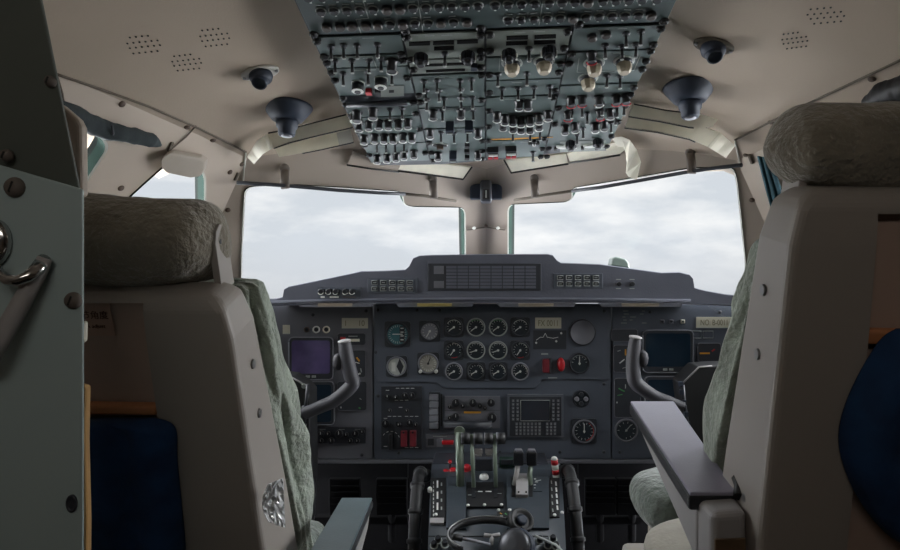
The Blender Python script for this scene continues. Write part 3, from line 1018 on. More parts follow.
put('r', [(571, 98), (582, 97), (616, 96), (626, 95), (568, 112), (600, 111), (591.5, 53)])
put('k', [(599, 97), (610, 110), (565, 126), (575, 124), (595, 124), (604, 122)])
put('t', [(572, 107), (582, 106), (602, 104), (617, 106), (624, 104), (587, 113), (577, 134), (583, 128), (611, 122), (616, 114)])
put('o', [(563, 146), (590, 145)])
fast = []
for x, sgn in ((XA, 1), (XB, 1), (XC, 1), (XD, 1), (XE, -1)):
    for p in (27, 34, 50, 56, 66, 74, 92, 99, 110, 126, 140, 150, 158):
        if x in (XA, XE) and p > 150: continue
        if x == XA: px, py = ovx(x + 0.006, p)
        elif x == XE: px, py = ovx(x - 0.006, p)
        else: px, py = ovx(x + random.choice((-.007, .007)), p)
        fast.append((px, py))
        if x in (XB, XC, XD) and random.random() < .6:
            fast.append(ovx(x + (.007 if random.random() < .5 else -.007), p))
fast = fast[:95]
put('d', fast)
# dark label windows, slots, outlines and the tube handle
def lab(mb, x0, y0, x1, y1, m, h=0.0012):
    cyl = [(x0, y0), (x1, y0 - 0.037 * (x1 - x0)), (x1, y1 - 0.037 * (x1 - x0)), (x0, y1)]
    mb.prism([OV(px, py, 0) for px, py in cyl], OXN * h, m)
mb = MB()
for a in ((409, 42, 430, 45.5), (433, 41, 454, 44.5), (457, 40, 478, 43.5), (434, 46.5, 454, 50), (425, 64, 465, 66), (426, 70, 465, 72)):
    mb = MB(); lab(mb, *a, m_void); mb.build('legend_window', modof(a[0] + 5, a[1] + 1))
mb = MB()
for a in ((506.5, 36, 528, 39.5), (534.5, 35, 556, 38.5), (506, 41.5, 527.5, 45), (534, 40.5, 555.5, 44)):
    mb = MB(); lab(mb, *a, m_void); mb.build('legend_window', modof(530, 42))
mb = MB(); lab(mb, 381, 86, 404, 96.5, m_oh2); lab(mb, 389, 89.5, 394, 92, m_black, 0.0018); mb.build('key_plate', modof(390, 90))
mb = MB(); lab(mb, 560, 141.5, 606, 152, m_oh2, 0.0008); mb.build('light_end_plate', modof(585, 143))
mb = MB(); lab(mb, 489, 139, 553, 140, m_amber, 0.0006); mb.build('yellow_line', modof(520, 141))
mb = MB()
mb.tube([OV(347, 102.5, 0.005), OV(407, 100.5, 0.005)], 0.0055, m_dark, 12)
mb.build('tube_handle', oh)
def oline(pts, m=m_markdim, w=0.0012):
    mb = MB()
    for a, b in zip(pts, pts[1:]):
        mb.strip(OV(*a, 0.0003), OV(*b, 0.0003), w, 0.0005, m, OXN)
    return mb
oline([(363, 0), (368.5, 18), (356, 19), (361, 33)]).build('marking_line', modof(360, 15))
oline([(418, 0), (423, 32)]).build('marking_line', modof(420, 15))
oline([(543, 0), (539, 25)]).build('marking_line', modof(540, 15))
oline([(330, 67), (328, 57), (372, 56), (377, 68)], m_amber if False else m_markdim).build('marking_line', modof(350, 60))
oline([(579, 58), (577, 72), (634, 70), (640, 56)]).build('marking_line', modof(600, 65))
oline([(500, 58), (499, 71), (506, 71)], m_markdim).build('marking_line', modof(500, 65))

# ------------------------------------------------------------------ main instrument panel
PY = 1.70
PS = PY / F
def PL(px, py, d=0.0):
    return Vector(((px - CX) * PS, PY - d, EYE + (CY - py) * PS))
def PM(px, py, d=0.0, rot=0.0):
    return frame_m(PL(px, py, d), (1, 0, 0), (0, -1, 0)) @ Matrix.Rotation(rot, 4, 'Z')
ip = thing('instrument_panel', 'wide blue-grey main instrument panel below the coaming', 'instrument panel', PL(486, 462))
def plate(mb, pts, d0, d1, m, m_side=None):
    mb.prism([PL(px, py, d1) for px, py in pts], Vector((0, d1 - d0, 0)), m, m_side)
def rect(x0, y0, x1, y1): return [(x0, y0), (x1, y0), (x1, y1), (x0, y1)]
def rrect(x0, y0, x1, y1, r): return round_poly(rect(x0, y0, x1, y1), r, 4)
mb = MB(); plate(mb, rect(236, 304, 372.5, 459), -0.03, 0.0, m_panel); mb.build('captain_board', ip, 0.002)
mb = MB(); plate(mb, rect(374, 304, 611, 459), -0.03, 0.0, m_panel2); mb.build('centre_board', ip, 0.002)
mb = MB(); plate(mb, rect(612.5, 304, 760, 459), -0.03, 0.0, m_panel2); mb.build('copilot_board', ip, 0.002)
mb = MB(); plate(mb, rect(236, 459.5, 760, 463), -0.03, 0.006, m_panel); mb.build('lower_lip', ip, 0.002)
up = [(376, 305), (609, 305), (609, 379), (542, 379.5), (535, 388), (443, 388), (436, 382), (376, 382)]
mb = MB(); plate(mb, up, 0.0, 0.005, m_panel2, m_dark); mb.build('engine_board', ip, 0.0015)
D0 = 0.005
def ticks(mb, px, py, r, a0, a1, n, m, d, L=0.22, w=0.0009):
    M = PM(px, py, d)
    for k in range(n):
        a = math.radians(a0 + (a1 - a0) * k / (n - 1))
        c, s_ = math.cos(a), math.sin(a)
        p0 = M @ Vector((c * r * (1 - L), s_ * r * (1 - L), 0))
        p1 = M @ Vector((c * r, s_ * r, 0))
        mb.strip(p0, p1, w, 0.0004, m, (0, -1, 0))
def arc(mb, px, py, r, a0, a1, m, d, w=0.0009, n=10):
    M = PM(px, py, d)
    P = [M @ Vector((math.cos(math.radians(a0 + (a1 - a0) * k / n)) * r, math.sin(math.radians(a0 + (a1 - a0) * k / n)) * r, 0)) for k in range(n + 1)]
    mb.tube(P, w, m, 5)
NEEDLE = {}
def gauge(px, py, rp, name='engine_gauge', square=False, ring=m_panel, dial=m_dial, needle=215, arcs=((150, 20, m_mark),), base=D0, tick=(220, -20, 11), label=None, nm=m_mark, par=None):
    r = rp * PS
    mb = MB()
    if square:
        q = rrect(px - rp * 1.12, py - rp * 1.12, px + rp * 1.12, py + rp * 1.12, 3)
        plate(mb, q, base, base + 0.003, m_dark)
    mb.lathe([(r * 1.06, 0), (r * 1.06, 0.006), (r * 0.98, 0.008), (r * 0.90, 0.006), (r * 0.88, 0.0032)], [ring, ring, ring, m_black], PM(px, py, base), 28, caps=False)
    mb.lathe([(r * 0.90, 0.0), (r * 0.90, 0.0032)], dial, PM(px, py, base), 28)
    if tick: ticks(mb, px, py, r * 0.80, tick[0], tick[1], tick[2], m_mark, base + 0.0033)
    for a0, a1, m in arcs:
        arc(mb, px, py, r * 0.83, a0, a1, m, base + 0.0036, 0.0008)
    o = mb.build(name, par or ip)
    if label: o['label'] = label
    if needle is not None:
        n = MB()
        a = math.radians(needle)
        M = PM(px, py, base + 0.0042)
        n.strip(M @ Vector((-math.cos(a) * r * .15, -math.sin(a) * r * .15, 0)), M @ Vector((math.cos(a) * r * .68, math.sin(a) * r * .68, 0)), 0.0022, 0.0006, nm, (0, -1, 0))
        n.lathe([(0.003, 0), (0.003, 0.0012)], nm, M, 10)
        n.build('needle', o)
    return o
for i, px in enumerate((454, 476, 498, 520)):
    inner = i in (1, 2)
    gauge(px, 327, 8.8, square=not inner, ring=m_markdim if inner else m_dark, needle=215, arcs=((130, 60, m_green), (60, 10, m_mark)) if inner else ((150, 20, m_mark),))
    gauge(px, 350, 8.8, square=not inner, ring=m_markdim if inner else m_dark, needle=200 if inner else 235, arcs=((120, 20, m_mark),) if inner else ((250, 300, m_red), (100, 20, m_mark)))
    gauge(px, 371, 8.4, square=inner, ring=m_bezel if not inner else m_dark, needle=210, arcs=((70, -10, m_mark),))
# flight instruments left of the engine gauges
q = gauge(398, 334, 11.5, 'attitude_indicator', True, m_dark, m_tealdial, None, (), tick=(180, -180, 25), label='round teal standby attitude indicator')
mb = MB(); plate(mb, rect(400, 326, 405, 342), D0 + .0034, D0 + .0042, m_dark); plate(mb, rect(393, 333.4, 403, 334.4), D0 + .0042, D0 + .0046, m_mark)
for k in range(4): plate(mb, rect(401, 327.5 + k * 3.8, 404, 328.5 + k * 3.8), D0 + .0042, D0 + .0046, m_mark)
mb.build('horizon_bar', q)
gauge(430, 331, 9.5, 'airspeed_indicator', True, m_dark, m_bezel, 240, (), tick=(240, -120, 16), label='round grey faced gauge')
q = gauge(397, 366, 9.5, 'heading_indicator', True, m_bezel, m_whitedial, None, (), tick=None, label='round dial with white card')
mb = MB(); plate(mb, [(400, 358), (404, 366), (401, 374), (397, 366)], D0 + .0034, D0 + .0042, m_dark); plate(mb, rect(392, 362, 396, 371), D0 + .0034, D0 + .0038, m_mark); mb.build('card_window', q)
q = gauge(428.5, 363, 9.8, 'altimeter', True, m_bezel, m_greydial, 70, (), tick=(180, -180, 20), label='round speckled grey dial with two setting knobs', nm=m_black)
for px in (421, 436.5):
    MB().lathe([(0.0045, 0), (0.0045, 0.012), (0.0035, 0.013)], m_mark, PM(px, 370.5, D0 + 0.003), 14).build('setting_knob', q)
# cream placards
def placard(x0, y0, x1, y1, txt, base, name='placard', m=m_lcd):
    mb = MB(); plate(mb, rect(x0, y0, x1, y1), base, base + 0.0025, m)
    plate(mb, [(x0, y1 - .6), (x1, y1 - .6), (x1, y1), (x0, y1)], base, base + 0.003, m_markdim)
    o = mb.build(name, ip)
    if txt:
        write(txt, PM((x0 + x1) / 2, (y0 + y1) / 2 + .2, base + 0.0028), (y1 - y0) * 0.75 * PS, m_lcdtext, o, width=(x1 - x0) * .74 * PS)
    return o
def write(txt, M, size, m, parent, width=None):
    c = bpy.data.curves.new('lettering', 'FONT')
    c.body = txt
    c.size = size
    c.align_x = 'CENTER'
    c.align_y = 'CENTER'
    c.extrude = 0.0002
    tmp = bpy.data.objects.new('lettering_src', c)
    COL.objects.link(tmp)
    dg = bpy.context.evaluated_depsgraph_get()
    me = bpy.data.meshes.new_from_object(tmp.evaluated_get(dg))
    bpy.data.objects.remove(tmp)
    me.materials.clear()
    me.materials.append(m)
    o = bpy.data.objects.new('lettering', me)
    COL.objects.link(o)
    o.parent = parent
    if width:
        xs = [v.co.x for v in me.vertices]
        k = width / max(1e-6, max(xs) - min(xs))
        M = M @ Matrix.Scale(k, 4, (1, 0, 0))
    o.matrix_basis = M
    return o
placard(342, 318, 368, 328.5, 'I      10', 0.0)
placard(535, 317.5, 561, 328.5, 'FX 0011', D0)
placard(696, 317, 732, 328, 'NO. B-0011', 0.0, m=m_lcd)
placard(283, 325, 290, 334, '', 0.0)
# gear / flap diagram board
mb = MB(); plate(mb, rect(533, 330, 566, 349), D0, D0 + .001, m_dark)
for a, b in (((536, 340), (540, 337)), ((540, 337), (543, 337)), ((543, 337), (545, 333)), ((545, 333), (547, 337)), ((547, 337), (553, 338)), ((553, 338), (558, 337))):
    mb.strip(PL(*a, D0 + .001), PL(*b, D0 + .001), 0.0014, 0.0005, m_mark, (0, -1, 0))
for p in ((536, 342.5), (556, 341), (561, 333)):
    mb.lathe([(0.0028, 0), (0.0028, 0.001)], m_mark, PM(*p, D0 + .001), 10)
mb.build('diagram_board', ip)
# round speaker cap, fire handles
mb = MB(); mb.lathe([(13.2 * PS, 0), (13.2 * PS, 0.006), (12 * PS, 0.009), (11.5 * PS, 0.005), (0.004, 0.004)], [m_dark, m_dark, m_panel, m_panel], PM(582, 332, D0), 32)
mb.build('round_speaker', ip)
mb = MB(); mb.box((0, 0, 0.008), (0.020, 0.036, 0.016), m_darkred, PM(546, 365, D0)); mb.box((0.009, 0, 0.008), (0.006, 0.04, 0.018), m_dark, PM(546, 365, D0))
o = mb.build('fire_handle', ip, 0.003); o['label'] = 'dark red handle'
mb = MB(); mb.lathe([(0.010, 0), (0.010, 0.012), (0.0085, 0.017), (0.004, 0.019)], m_red, PM(560.5, 364, D0), 20, sy=1.75)
o = mb.build('fire_handle', ip); o['label'] = 'bright red oval handle'
gauge(579, 363, 9.8, 'round_gauge', False, m_dark, m_dial, 90, ((150, 30, m_markdim),), tick=(170, 10, 7))
mb = MB(); plate(mb, rect(541, 353, 548, 354.5), D0, D0 + .0005, m_markdim); plate(mb, rect(548, 377, 557, 378), D0, D0 + .0005, m_markdim); mb.build('legend_marks', ip)

# displays
def display(x0, y0, x1, y1, m, label, base=0.0, footer=True, ang=8):
    mb = MB()
    plate(mb, rrect(x0, y0, x1, y1, 5), base, base + 0.010, m_dark)
    # raised rim
    outer, inner = rrect(x0, y0, x1, y1, 5), rrect(x0 + 1.6, y0 + 1.6, x1 - 1.6, y1 - 1.6, 4)
    P = [PL(px, py, base + 0.010) for px, py in outer] + [PL(*outer[0], base + 0.010)]
    mb.tube(P, 0.0016, m_bezel, 6)
    o = mb.build('display', ip)
    if label: o['label'] = label
    g = MB(); plate(g, rrect(x0 + 3, y0 + 3, x1 - 3, y1 - (6 if footer else 3), 3), base + .0098, base + 0.0115, m); g.build('screen', o)
    if footer:
        g = MB()
        for dx in (-3, 3):
            plate(g, rect((x0 + x1) / 2 + dx - 2, y1 - 4.2, (x0 + x1) / 2 + dx + 2, y1 - 2), base + .010, base + .013, m_markdim)
        g.build('display_button', o)
    return o
display(290, 337, 334, 379, m_screenL, 'square display with purple reflecting glass')
display(296, 381, 335, 424, m_screenR, 'lower square display behind the left yoke', footer=False)
display(642, 330, 692, 372, m_screenR, 'square display with dark teal glass')
display(644, 376, 694, 420, m_screenR, 'lower square display behind the right yoke', footer=False)
# round lamps above displays
for px, py, m in ((307, 329.5, m_brown), (316.5, 329.5, m_mark), (326.5, 329.5, m_cream), (662, 321.5, m_panel), (671, 321.5, m_bezel), (682.5, 321.5, m_cream)):
    mb = MB(); r_ = 0.0095 if px < 500 else 0.007
    if px in (307,): r_ = 0.007
    mb.lathe([(r_, 0), (r_, 0.005), (r_ * .72, 0.007), (r_ * .6, 0.003)], [m, m, m], PM(px, py, 0, math.pi / 4), 20 if px < 500 else 4, smooth=px < 500, caps=False)
    mb.lathe([(r_ * .6, 0), (r_ * .6, 0.0035)], m_dark, PM(px, py, 0), 14)
    mb.build('jack_socket', ip)
# strip gauges
def strip_gauge(x0, y0, x1, y1, cols, label=None, base=0.0):
    mb = MB(); plate(mb, rrect(x0, y0, x1, y1, 3), base, base + 0.006, m_dark)
    P = [PL(px, py, base + 0.006) for px, py in rrect(x0, y0, x1, y1, 3)]
    mb.tube(P + [P[0]], 0.0010, m_panel, 5)
    for (a, b, m, w) in cols:
        mb.strip(PL(*a, base + .006), PL(*b, base + .006), w, 0.0006, m, (0, -1, 0))
    o = mb.build('cluster_gauge', ip)
    if label: o['label'] = label
    return o
strip_gauge(338, 333, 366, 345, [((341, 338), (346, 338), m_red, .006), ((347, 340), (360, 340), m_cream, .007), ((349, 336), (358, 336), m_markdim, .002), ((342, 341), (345, 341), m_markdim, .004)], 'small gauge with red and cream marks')
strip_gauge(352, 350, 366, 377, [((357, 357), (360, 361), m_amber, .004), ((356, 362), (360, 363), m_mark, .002), ((361, 368), (362, 372), m_markdim, .003), ((358, 374), (361, 373), m_mark, .004)])
strip_gauge(338, 381, 367, 410, [((341, 407), (342, 407), m_mark, .004), ((359, 407), (361, 408), m_green, .004), ((360, 398), (362, 399), m_markdim, .002), ((345, 392), (352, 389), m_markdim, .002)])
strip_gauge(611, 329, 637, 341, [])
strip_gauge(613, 345, 640, 372, [((625, 349), (625, 355), m_amber, .0035), ((619, 363), (624, 359), m_mark, .003), ((617, 351), (620, 350), m_markdim, .002), ((622, 368), (625, 367), m_markdim, .002)], 'gauge with yellow bar and white needle')
strip_gauge(614, 378, 640, 417, [((618, 388), (624, 391), m_green, .003), ((617, 395), (622, 394), m_green, .002), ((625, 384), (625, 388), m_markdim, .002), ((616, 402), (617, 402), m_mark, .004)], 'gauge with green markings')
gauge(626, 430, 11, 'round_gauge', False, m_panel, m_dial, 50, (), 0.0, (180, -90, 9), nm=m_markdim)
strip_gauge(697, 343, 720, 361, [((699, 353), (709, 353), m_amber, .004), ((711, 351), (714, 349), m_red, .003)], 'small gauge with orange bar')
mb = MB()
for x0 in (691, 703):
    P = [PL(*p, 0.001) for p in rect(x0, 331, x0 + 10, 338)]
    mb.tube(P + [P[0]], 0.0009, m_markdim, 5)
mb.build('selector_frame', ip)
mb = MB()
random.seed(5)
for y in range(5):
    for x in range(3):
        if random.random() < .75:
            x0 = 622 + x * 9 + random.uniform(-2, 2)
            mb.strip(PL(x0, 311 + y * 3, 0), PL(x0 + random.uniform(3, 6), 311 + y * 3, 0), 0.0015, 0.0004, m_markdim, (0, -1, 0))
mb.build('legend_marks', ip)
# lower left switch strip
mb = MB(); plate(mb, rect(312, 427, 366, 443), 0, 0.004, m_dark)
for x0 in (320, 339, 355):
    mb.strip(PL(x0, 429, .004), PL(x0 + 6, 429, .004), 0.0014, 0.0004, m_markdim, (0, -1, 0))
sp_ = mb.build('switch_strip', ip, 0.001)
def pknob(px, py, r, h, m, par, base=0.004, name='rotary_knob', seg=14, mark=True):
    mb = MB(); mb.lathe([(r, 0), (r, h * .85), (r * .85, h)], m, PM(px, py, base), seg)
    if mark: mb.strip(PM(px, py, base + h) @ Vector((0, r * .8, 0)), PM(px, py, base + h) @ Vector((0, 0, 0)), 0.0014, 0.0006, m_mark, (0, -1, 0))
    return mb.build(name, par)
for px, py, r in ((322, 433, .008), (329, 433, .006), (340, 433, .010), (347, 434, .006), (356, 433, .009), (363, 431, .006), (315, 440, .005), (322, 440, .006), (332, 440, .008), (351, 440, .006), (358, 440, .006)):
    pknob(px, py, r, .012, m_knob, sp_)
# audio and lighting box with two red guards
mb = MB(); plate(mb, rect(381.5, 386, 422, 449), 0, 0.004, m_dark)
random.seed(8)
for (x0, y0, n) in ((396, 388, 4), (386, 390, 1), (395, 400, 3), (388, 416, 3), (405, 416, 3), (399, 407, 1), (384, 446, 1), (405, 447, 3), (384, 418, 1)):
    for k in range(n):
        mb.strip(PL(x0 + k * 5, y0, .004), PL(x0 + k * 5 + 3.5, y0, .004), 0.0016, 0.0004, m_mark, (0, -1, 0))
P = [PM(391, 440, .0045) @ Vector((math.cos(a) * .024, math.sin(a) * .024, 0)) for a in [math.radians(20 + 14 * k) for k in range(11)]]
for k in range(0, 10, 2): mb.strip(P[k], P[k + 1], 0.0014, 0.0005, m_mark, (0, -1, 0))
ab = mb.build('lighting_control_box', ip, 0.001)
for px, py, r in ((388, 396, .006), (396, 397, .005), (405, 395, .008), (412, 395, .008), (390, 410, .005), (407, 410, .005), (386, 423, .010), (399, 424, .006), (410, 422, .008), (416, 424, .006)):
    pknob(px, py, r, .011, m_knob, ab)
mb = MB(); mb.box((0, 0, .01), (.008, .04, .018), m_black, PM(391.5, 440, .004)); mb.build('selector_lever', ab, .001)
for px in (404.5, 413.5):
    MB().box((0, 0, .007), (.016, .040, .012), m_darkred, PM(px, 437.5, .004)).lathe([(.003, .013), (.003, .015)], m_black, PM(px, 431, .004), 8).build('switch_guard', ab, .002)
# annunciator button column
for k in range(5):
    MB().box((0, 0, .005), (.023, .016, .010), m_bezel, PM(434, 397 + k * 7, 0)).build('push_button', ip, .0015)
mb = MB(); plate(mb, rect(429, 392, 440, 430), 0, .002, m_dark); mb.strip(PL(441.5, 394, 0), PL(441.5, 426, 0), .003, .003, m_black, (0, -1, 0)); mb.build('button_column_frame', ip)
# radio management unit
mb = MB(); plate(mb, rect(445, 396, 500, 428), 0, .004, m_panel); plate(mb, rect(464, 411, 481, 413), .004, .0046, m_amber); mb.strip(PL(445, 410, .004), PL(500, 410, .004), .001, .0004, m_dark, (0, -1, 0))
rb = mb.build('radio_unit', ip, .001)
for px, py, r in ((456, 402, .010), (463, 405, .006), (473, 402, .010), (480, 405, .006), (491, 402, .010), (450, 406, .005), (456, 416, .010), (492, 417, .012), (450, 417, .005), (485, 407, .005)):
    pknob(px, py, r, .013, m_knob, rb)
MB().tube([PL(444, 423, .02), PL(492, 423, .02)], .010, m_dark, 12).build('pull_handle', rb)
# red flap selector under it
mb = MB(); plate(mb, rect(426, 434, 458, 447), 0, .003, m_panel); mb.strip(PL(433, 436, .003), PL(447, 436, .003), .0016, .0004, m_markdim, (0, -1, 0)); plate(mb, rect(428, 438, 434, 445), .003, .005, m_dark); plate(mb, rect(437, 438, 443, 446), .003, .009, m_bezel)
o = mb.build('selector_box', ip, .001)
o = MB().box((0, 0, .01), (.030, .010, .014), m_red, PM(448, 441, .003)).build('red_lever', o, .002)
# flight management computer
mb = MB(); plate(mb, rect(507.5, 394, 563, 436.5), 0, .008, m_fmsb); plate(mb, rect(509.5, 396, 561, 435), .008, .009, m_dark)
fm = mb.build('flight_computer', ip, .0015)
mb = MB(); plate(mb, rect(521, 400, 549, 419.5), .009, .0102, m_fms); P = [PL(*p, .0102) for p in rect(520.5, 399.5, 549.5, 420)]; mb.tube(P + [P[0]], .0009, m_markdim, 5); mb.build('screen', fm)
KEY = mesh_of(MB().box((0, 0, .0015), (.0065, .0060, .003), m_panel).box((0, 0, .0032), (.003, .002, .0005), m_markdim), 'key')
for r_ in range(4):
    for c_ in range(11):
        if c_ == 7: continue
        inst('key', KEY, PM(516.5 + c_ * 3.8, 423 + r_ * 3.3, .009), fm)
for c_ in (513, 517.5, 553, 557.8):
    for r_ in range(6):
        inst('key', KEY, PM(c_, 400 + r_ * 3.7, .009), fm)
gauge(581, 398.5, 8.2, 'round_gauge', False, m_dark, m_dial, None, (), 0.0, None)
mb = MB()
for dx, dy in ((4.6, 0), (-4.6, 0), (0, 4.6), (0, -4.6)): mb.lathe([(.006, .004), (.006, .010), (.004, .011)], m_bezel if dx else m_dark, PM(581 + dx, 398.5 - dy, 0), 12)
mb.build('push_button_cluster', ip)
gauge(584, 431, 11.2, 'pressure_gauge', True, m_panel, m_dial, 90, ((60, -80, m_red),), 0.0, (200, -160, 15), 'round gauge with red arc and white needle')
# panel screws
PSC = mesh_of(MB().lathe([(.0045, 0), (.004, .0015), (.001, .002)], m_dark, seg=10), 'panel_screw')
for px, py in ((313, 315), (378, 396), (378, 310), (376, 352), (399, 453), (362, 455), (242, 309), (366, 311), (604, 311), (604, 384), (530, 384), (445, 384), (560, 452), (604, 452), (500, 452), (620, 452), (690, 452), (650, 312), (720, 312), (440, 310), (417, 310), (460, 452)):
    inst('panel_screw', PSC, PM(px, py, D0 if (374 < px < 611 and py < 382) else 0), ip)

# ------------------------------------------------------------------ glareshield (coaming)
GY = 1.58
top = [(236, 300), (276, 298.5), (282.5, 297), (284, 289), (288, 286.5), (300, 284), (350, 273.5), (361, 271), (385, 270.5), (405, 269.5), (409, 266), (413, 258), (419, 255.5), (430, 254.8), (486, 254), (548, 253.8), (553, 255), (557, 260), (561, 262.5), (600, 264), (640, 269.5), (662, 272.5), (680, 272), (690, 274.5), (693, 278), (694.5, 287.5), (706, 290.5), (725, 294), (745, 296), (765, 298)]
bot = [(765, 305), (700, 304), (640, 303), (486, 303), (330, 304), (236, 307)]
def GB(p):
    v = W(p[0], p[1], GY)
    z2 = v.z - 0.006
    return Vector((v.x * 1.0, max(GY + 0.01, front_y(v.x, z2) - 0.02), z2))
def bot_y(x):
    P = sorted(bot)
    for p, q in zip(P, P[1:]):
        if p[0] <= x <= q[0]: return p[1] + (q[1] - p[1]) * (x - p[0]) / (q[0] - p[0])
    return P[0][1] if x < P[0][0] else P[-1][1]
mb = MB()
fine = []
for p, q in zip(top, top[1:]):
    n = max(1, int((q[0] - p[0]) / 12))
    for k in range(n): fine.append((p[0] + (q[0] - p[0]) * k / n, p[1] + (q[1] - p[1]) * k / n))
fine.append(top[-1])
cols = []
for px, py in fine:
    pb = (px, bot_y(px))
    r_ = W(px, py, GY) + Vector((0, .006, 0))
    cols.append([mb.bm.verts.new(p) for p in (W(px, py + .8, GY), r_, GB((px, py)), GB(pb), W(*pb, GY))])
for c0_, c1_ in zip(cols, cols[1:]):
    for k in range(5):
        mb.faces([mb.bm.faces.new((c0_[k], c0_[(k + 1) % 5], c1_[(k + 1) % 5], c1_[k]))], m_glare)
mb.faces([mb.bm.faces.new(cols[0]), mb.bm.faces.new(cols[-1][::-1])], m_glare)
gs = thing('glareshield', 'charcoal stepped coaming across the top of the instrument panel', 'glareshield', W(486, 303, GY))
mb.build('coaming_body', gs)
def GL(px, py, d=0.0): return W(px, py, GY) + Vector((0, -d, 0))
def gplate(mb, pts, d0, d1, m): mb.prism([GL(px, py, d1) for px, py in pts], Vector((0, d1 - d0, 0)), m)
MB().tube([GL(x, y, .003) for x, y in ((262, 302.5), (330, 300.5), (410, 299.5), (486, 299), (600, 299.5), (690, 300.5))], 0.004, m_glare, 8).build('lower_bead', gs)
# annunciator window
mb = MB(); gplate(mb, rect(428, 263.5, 541, 290.5), 0, .004, m_dark); mb.build('annunciator_frame', gs, .001)
mb = MB()
gplate(mb, rect(434, 266, 444, 274), .004, .006, m_panel)
gplate(mb, rect(434, 281, 444, 288), .004, .006, m_panel)
for c_ in range(8):
    for r_ in range(7):
        gplate(mb, rect(446.3 + c_ * 11.3, 266 + r_ * 3.3, 456.6 + c_ * 11.3, 268.5 + r_ * 3.3), .004, .0062, m_glare)
o = mb.build('warning_legends', gs)
def gbuttons(x0, y0, dx, dy, n, label):
    mb = MB(); gplate(mb, rect(x0 - 7, y0 - 4.5, x0 + dx * (n - 1) + 7, y0 + dy + 4.5), 0, .003, m_panel2)
    fr = mb.build('button_bank', gs, .001); fr['label'] = label
    for r_ in range(2):
        for c_ in range(n):
            mb = MB(); P = [GL(*p, .0055) for p in rect(x0 + c_ * dx - 2.9, y0 + r_ * dy - 2, x0 + c_ * dx + 2.9, y0 + r_ * dy + 2)]
            gplate(mb, rect(x0 + c_ * dx - 3, y0 + r_ * dy - 2.1, x0 + c_ * dx + 3, y0 + r_ * dy + 2.1), .003, .0055, m_dark)
            mb.tube(P + [P[0]], .0007, m_markdim, 4)
            mb.strip(GL(x0 + c_ * dx - 1.5, y0 + r_ * dy, .0055), GL(x0 + c_ * dx + 1.5, y0 + r_ * dy, .0055), .0014, .0004, m_markdim, (0, -1, 0))
            mb.build('push_button', fr)
gbuttons(375, 282.5, 8.8, 6.3, 5, 'captain side bank of ten square buttons')
gbuttons(560, 277.7, 8.9, 6.2, 5, 'copilot side bank of ten square buttons')
mb = MB(); gplate(mb, rect(318, 287, 361, 299), 0, .003, m_panel2)
for a, b in ((321, 325), (330, 339)): mb.strip(GL(a, 297, .003), GL(b, 297, .003), .004, .0004, m_mark, (0, -1, 0))
mb.strip(GL(343, 297, .003), GL(356, 297, .003), .002, .0004, m_brown, (0, -1, 0))
fr = mb.build('knob_strip', gs, .001)
for x in (322.5, 330, 337, 346.5, 353.5):
    mb = MB(); mb.lathe([(.0068, 0), (.0068, .014), (.0055, .015)], m_knob, frame_m(GL(x, 291.5, .003), (1, 0, 0), (0, -1, 0)), 16)
    half_r = [GL(x, 291.5, .018) + Vector((.0068 * math.cos(a), 0, .0068 * math.sin(a))) for a in [math.radians(200 + 14 * k) for k in range(11)]]
    mb.tube(half_r, .0008, m_mark, 5)
    mb.build('rotary_knob', fr)
for x in (618.5, 632):
    mb = MB(); mb.lathe([(.0055, 0), (.0055, .010), (.004, .011)], m_knob, frame_m(GL(x, 284, 0), (1, 0, 0), (0, -1, 0)), 14)
    for y in (279.5, 288.5): mb.strip(GL(x - 2.5, y, 0), GL(x + 2.5, y, 0), .002, .0004, m_markdim, (0, -1, 0))
    mb.build('rotary_knob', gs)
# floodlight strips under the coaming lip
for x0, x1, m in ((296, 374, m_strip), (395, 474, m_strip2), (496, 576, m_strip), (598, 683, m_strip)):
    mb = MB()
    P = [W(x0, 303.0, GY - .003), W(x1, 303.0, GY - .003), W(x1 - 2, 306.8, GY + .02), W(x0 + 4, 307.2, GY + .02)]
    mb.prism(P, Vector((0, .012, .002)), m_bezel)
    o = mb.build('floodlight', gs, .001)
    mb = MB(); c0, c1 = x0 + (x1 - x0) * .28, x1 - (x1 - x0) * .28
    P = [W(c0, 303.6, GY - .006), W(c1, 303.6, GY - .006), W(c1, 306.4, GY + .017), W(c0, 306.6, GY + .017)]
    mb.prism(P, Vector((0, .008, .001)), m); mb.build('lens', o)
# pale green plastic lump standing on the coaming
mb = MB(); mb.prism([W(611, 266, 1.64), W(612.5, 258, 1.64), (W(616, 256.3, 1.64)), W(626, 258.8, 1.64), W(629, 262.5, 1.64), W(630, 269, 1.64)], Vector((0, .05, 0)), m_greenbit)
tag(mb.build('plastic_cup', None, .005, 3), 'small pale green plastic lump standing on top of the coaming', 'ornament')
